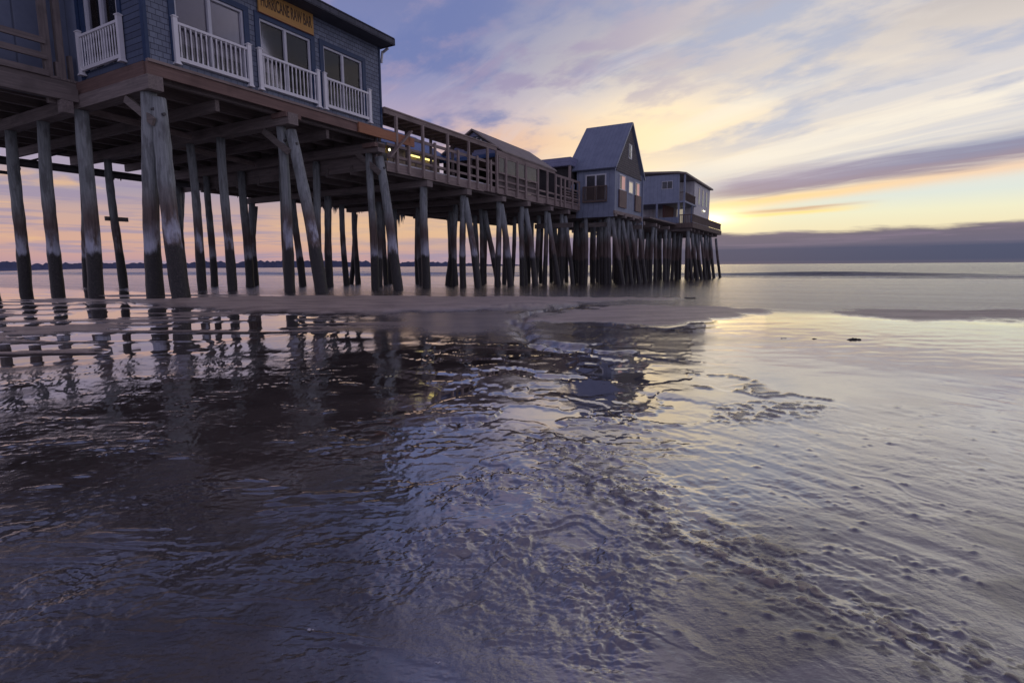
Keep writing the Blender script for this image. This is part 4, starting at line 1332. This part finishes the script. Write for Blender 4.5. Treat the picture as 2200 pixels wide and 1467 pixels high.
MB().box(41.46, 41.479, .9, 1.5, 3.8, 5.15).build('door', M['paleglow'], ep)
fl = thing('flood_lamp', (45.2, B1 + .1, 5.25), 'twin bulb flood lamp glowing on the pale end wall of the pavilion', 'lamp')
MB().box(45.1, 45.3, B1 + .002, B1 + .06, 5.2, 5.32).build('housing', M['lampbody'], fl)
for q in (44.95, 45.45):
    MB().tube([(q, B1 + .06, 5.25), (q, B1 + .09, 5.25), (q, B1 + .14, 5.23), (q, B1 + .16, 5.22)], [.02, .05, .05, .02], 8).build('bulb', M['bulb'], fl)
ed = thing('end_deck', (43, 0, 3.4), 'dark plank deck with dense brown railing around the end pavilion', 'pier deck')
m = MB()
s_ = 37.3
while s_ < 49.9:
    m.box(s_, s_ + .19, -5, 3.05, 3.68, 3.73)
    s_ += .2
m.build('planks', M['dw_y'], ed)
MB().box(29.9, 37.25, -5, 1.9, 3.60, 3.70).build('planks', M['dw_y'], ed)
for t in (-4.8, -3.4, -2, -.6, .8, 2.0, 2.85):
    MB().box(30 if t < 1.9 else 37.3, 49.9, t - .07, t + .07, 3.37, 3.598 if t < 1.9 else 3.678).build('joist', M['dw_x'], ed)
MB().box(37.3, 49.95, 3.051, 3.11, 3.36, 3.74).box(37.22, 37.298, -5, 3.11, 3.36, 3.74).box(49.951, 50.03, -5, 3.11, 3.36, 3.74).build('fascia', M['deckrail'], ed)
m = MB()
m.box(37.22, 50.0, 3.0, 3.08, 4.30, 4.37).box(37.22, 50.0, 3.02, 3.06, 3.80, 3.86)
m.box(37.22, 37.3, 2.1, 3.0, 4.30, 4.37).box(49.92, 50.0, -5, 3.0, 4.30, 4.37)
for i in range(85):
    m.box(37.35 + i * .148, 37.35 + i * .148 + .10, 3.02, 3.05, 3.86, 4.30)
for i in range(8):
    m.box(37.24, 37.28, 2.1 + i * .11, 2.14 + i * .11, 3.74, 4.30)
for i in range(50):
    m.box(49.94, 49.98, -4.9 + i * .155, -4.86 + i * .155, 3.74, 4.30)
m.build('railing', M['deckrail'], ed)
#@@ENDPIER

# ------------------------------------------------------------------ small things on the sand
def lump(x, y, r, name, m, label, cat, group=None, flat=.5, seed=0):
    rr = random.Random(seed)
    mb = MB()
    nn = 6
    for k in range(nn):
        a = rr.uniform(0, 6.28)
        d_ = r * rr.uniform(0, .8)
        q = r * rr.uniform(.3, .6)
        cx_, cy_ = d_ * math.cos(a) * 1.6, d_ * math.sin(a) * .7
        mb.tube([(cx_, cy_, -q * .3), (cx_ + q * .1, cy_, q * flat * .4), (cx_, cy_ + q * .1, q * flat)], [q, q * .8, q * .25], 7, .25, rr=rr)
    s_ = (x - OX) * PX + (y - OY) * PY
    o = mb.build(name, m, None, (0, 0, 0), True, world=True)
    o.location = (x, y, gz(s_))
    return tag(o, label, cat, group)


for k, (x_, y_, r_, lb) in enumerate(((2.73, 4.40, .05, 'largest clump of dark seaweed on the bright wet sand at right'), (2.42, 4.45, .028, 'small clump of seaweed left of the largest one on bright sand'),
                                      (2.2, 4.5, .02, 'tiny dark weed scrap farthest left of the seaweed clumps'), (3.55, 11.2, .11, 'dark seaweed clump at the seaward edge of the sand bar'),
                                      (1.5, 5.15, .025, 'dark weed scrap beside the grey sand flat in the middle'))):
    lump(x_, y_, r_, 'seaweed_clump', M['weed'], lb, 'seaweed', 'seaweed clumps on the sand', .35, k + 3)
for k, (x_, y_, r_, lb) in enumerate(((.225, .83, .007, 'white broken shell on dark sand low in the middle'), (.14, 1.02, .005, 'small white shell near the lower centre of the sand'),
                                      (-.115, .78, .004, 'tiny white shell at the bottom edge left of centre'), (-.17, 1.18, .005, 'bluish white shell fragment where dark and light sand meet'),
                                      (-.34, .86, .004, 'pale shell speck on the dark sand at lower left'))):
    lump(x_, y_, r_, 'shell', M['shell'], lb, 'shell', 'shells on the sand', .35, k + 30)
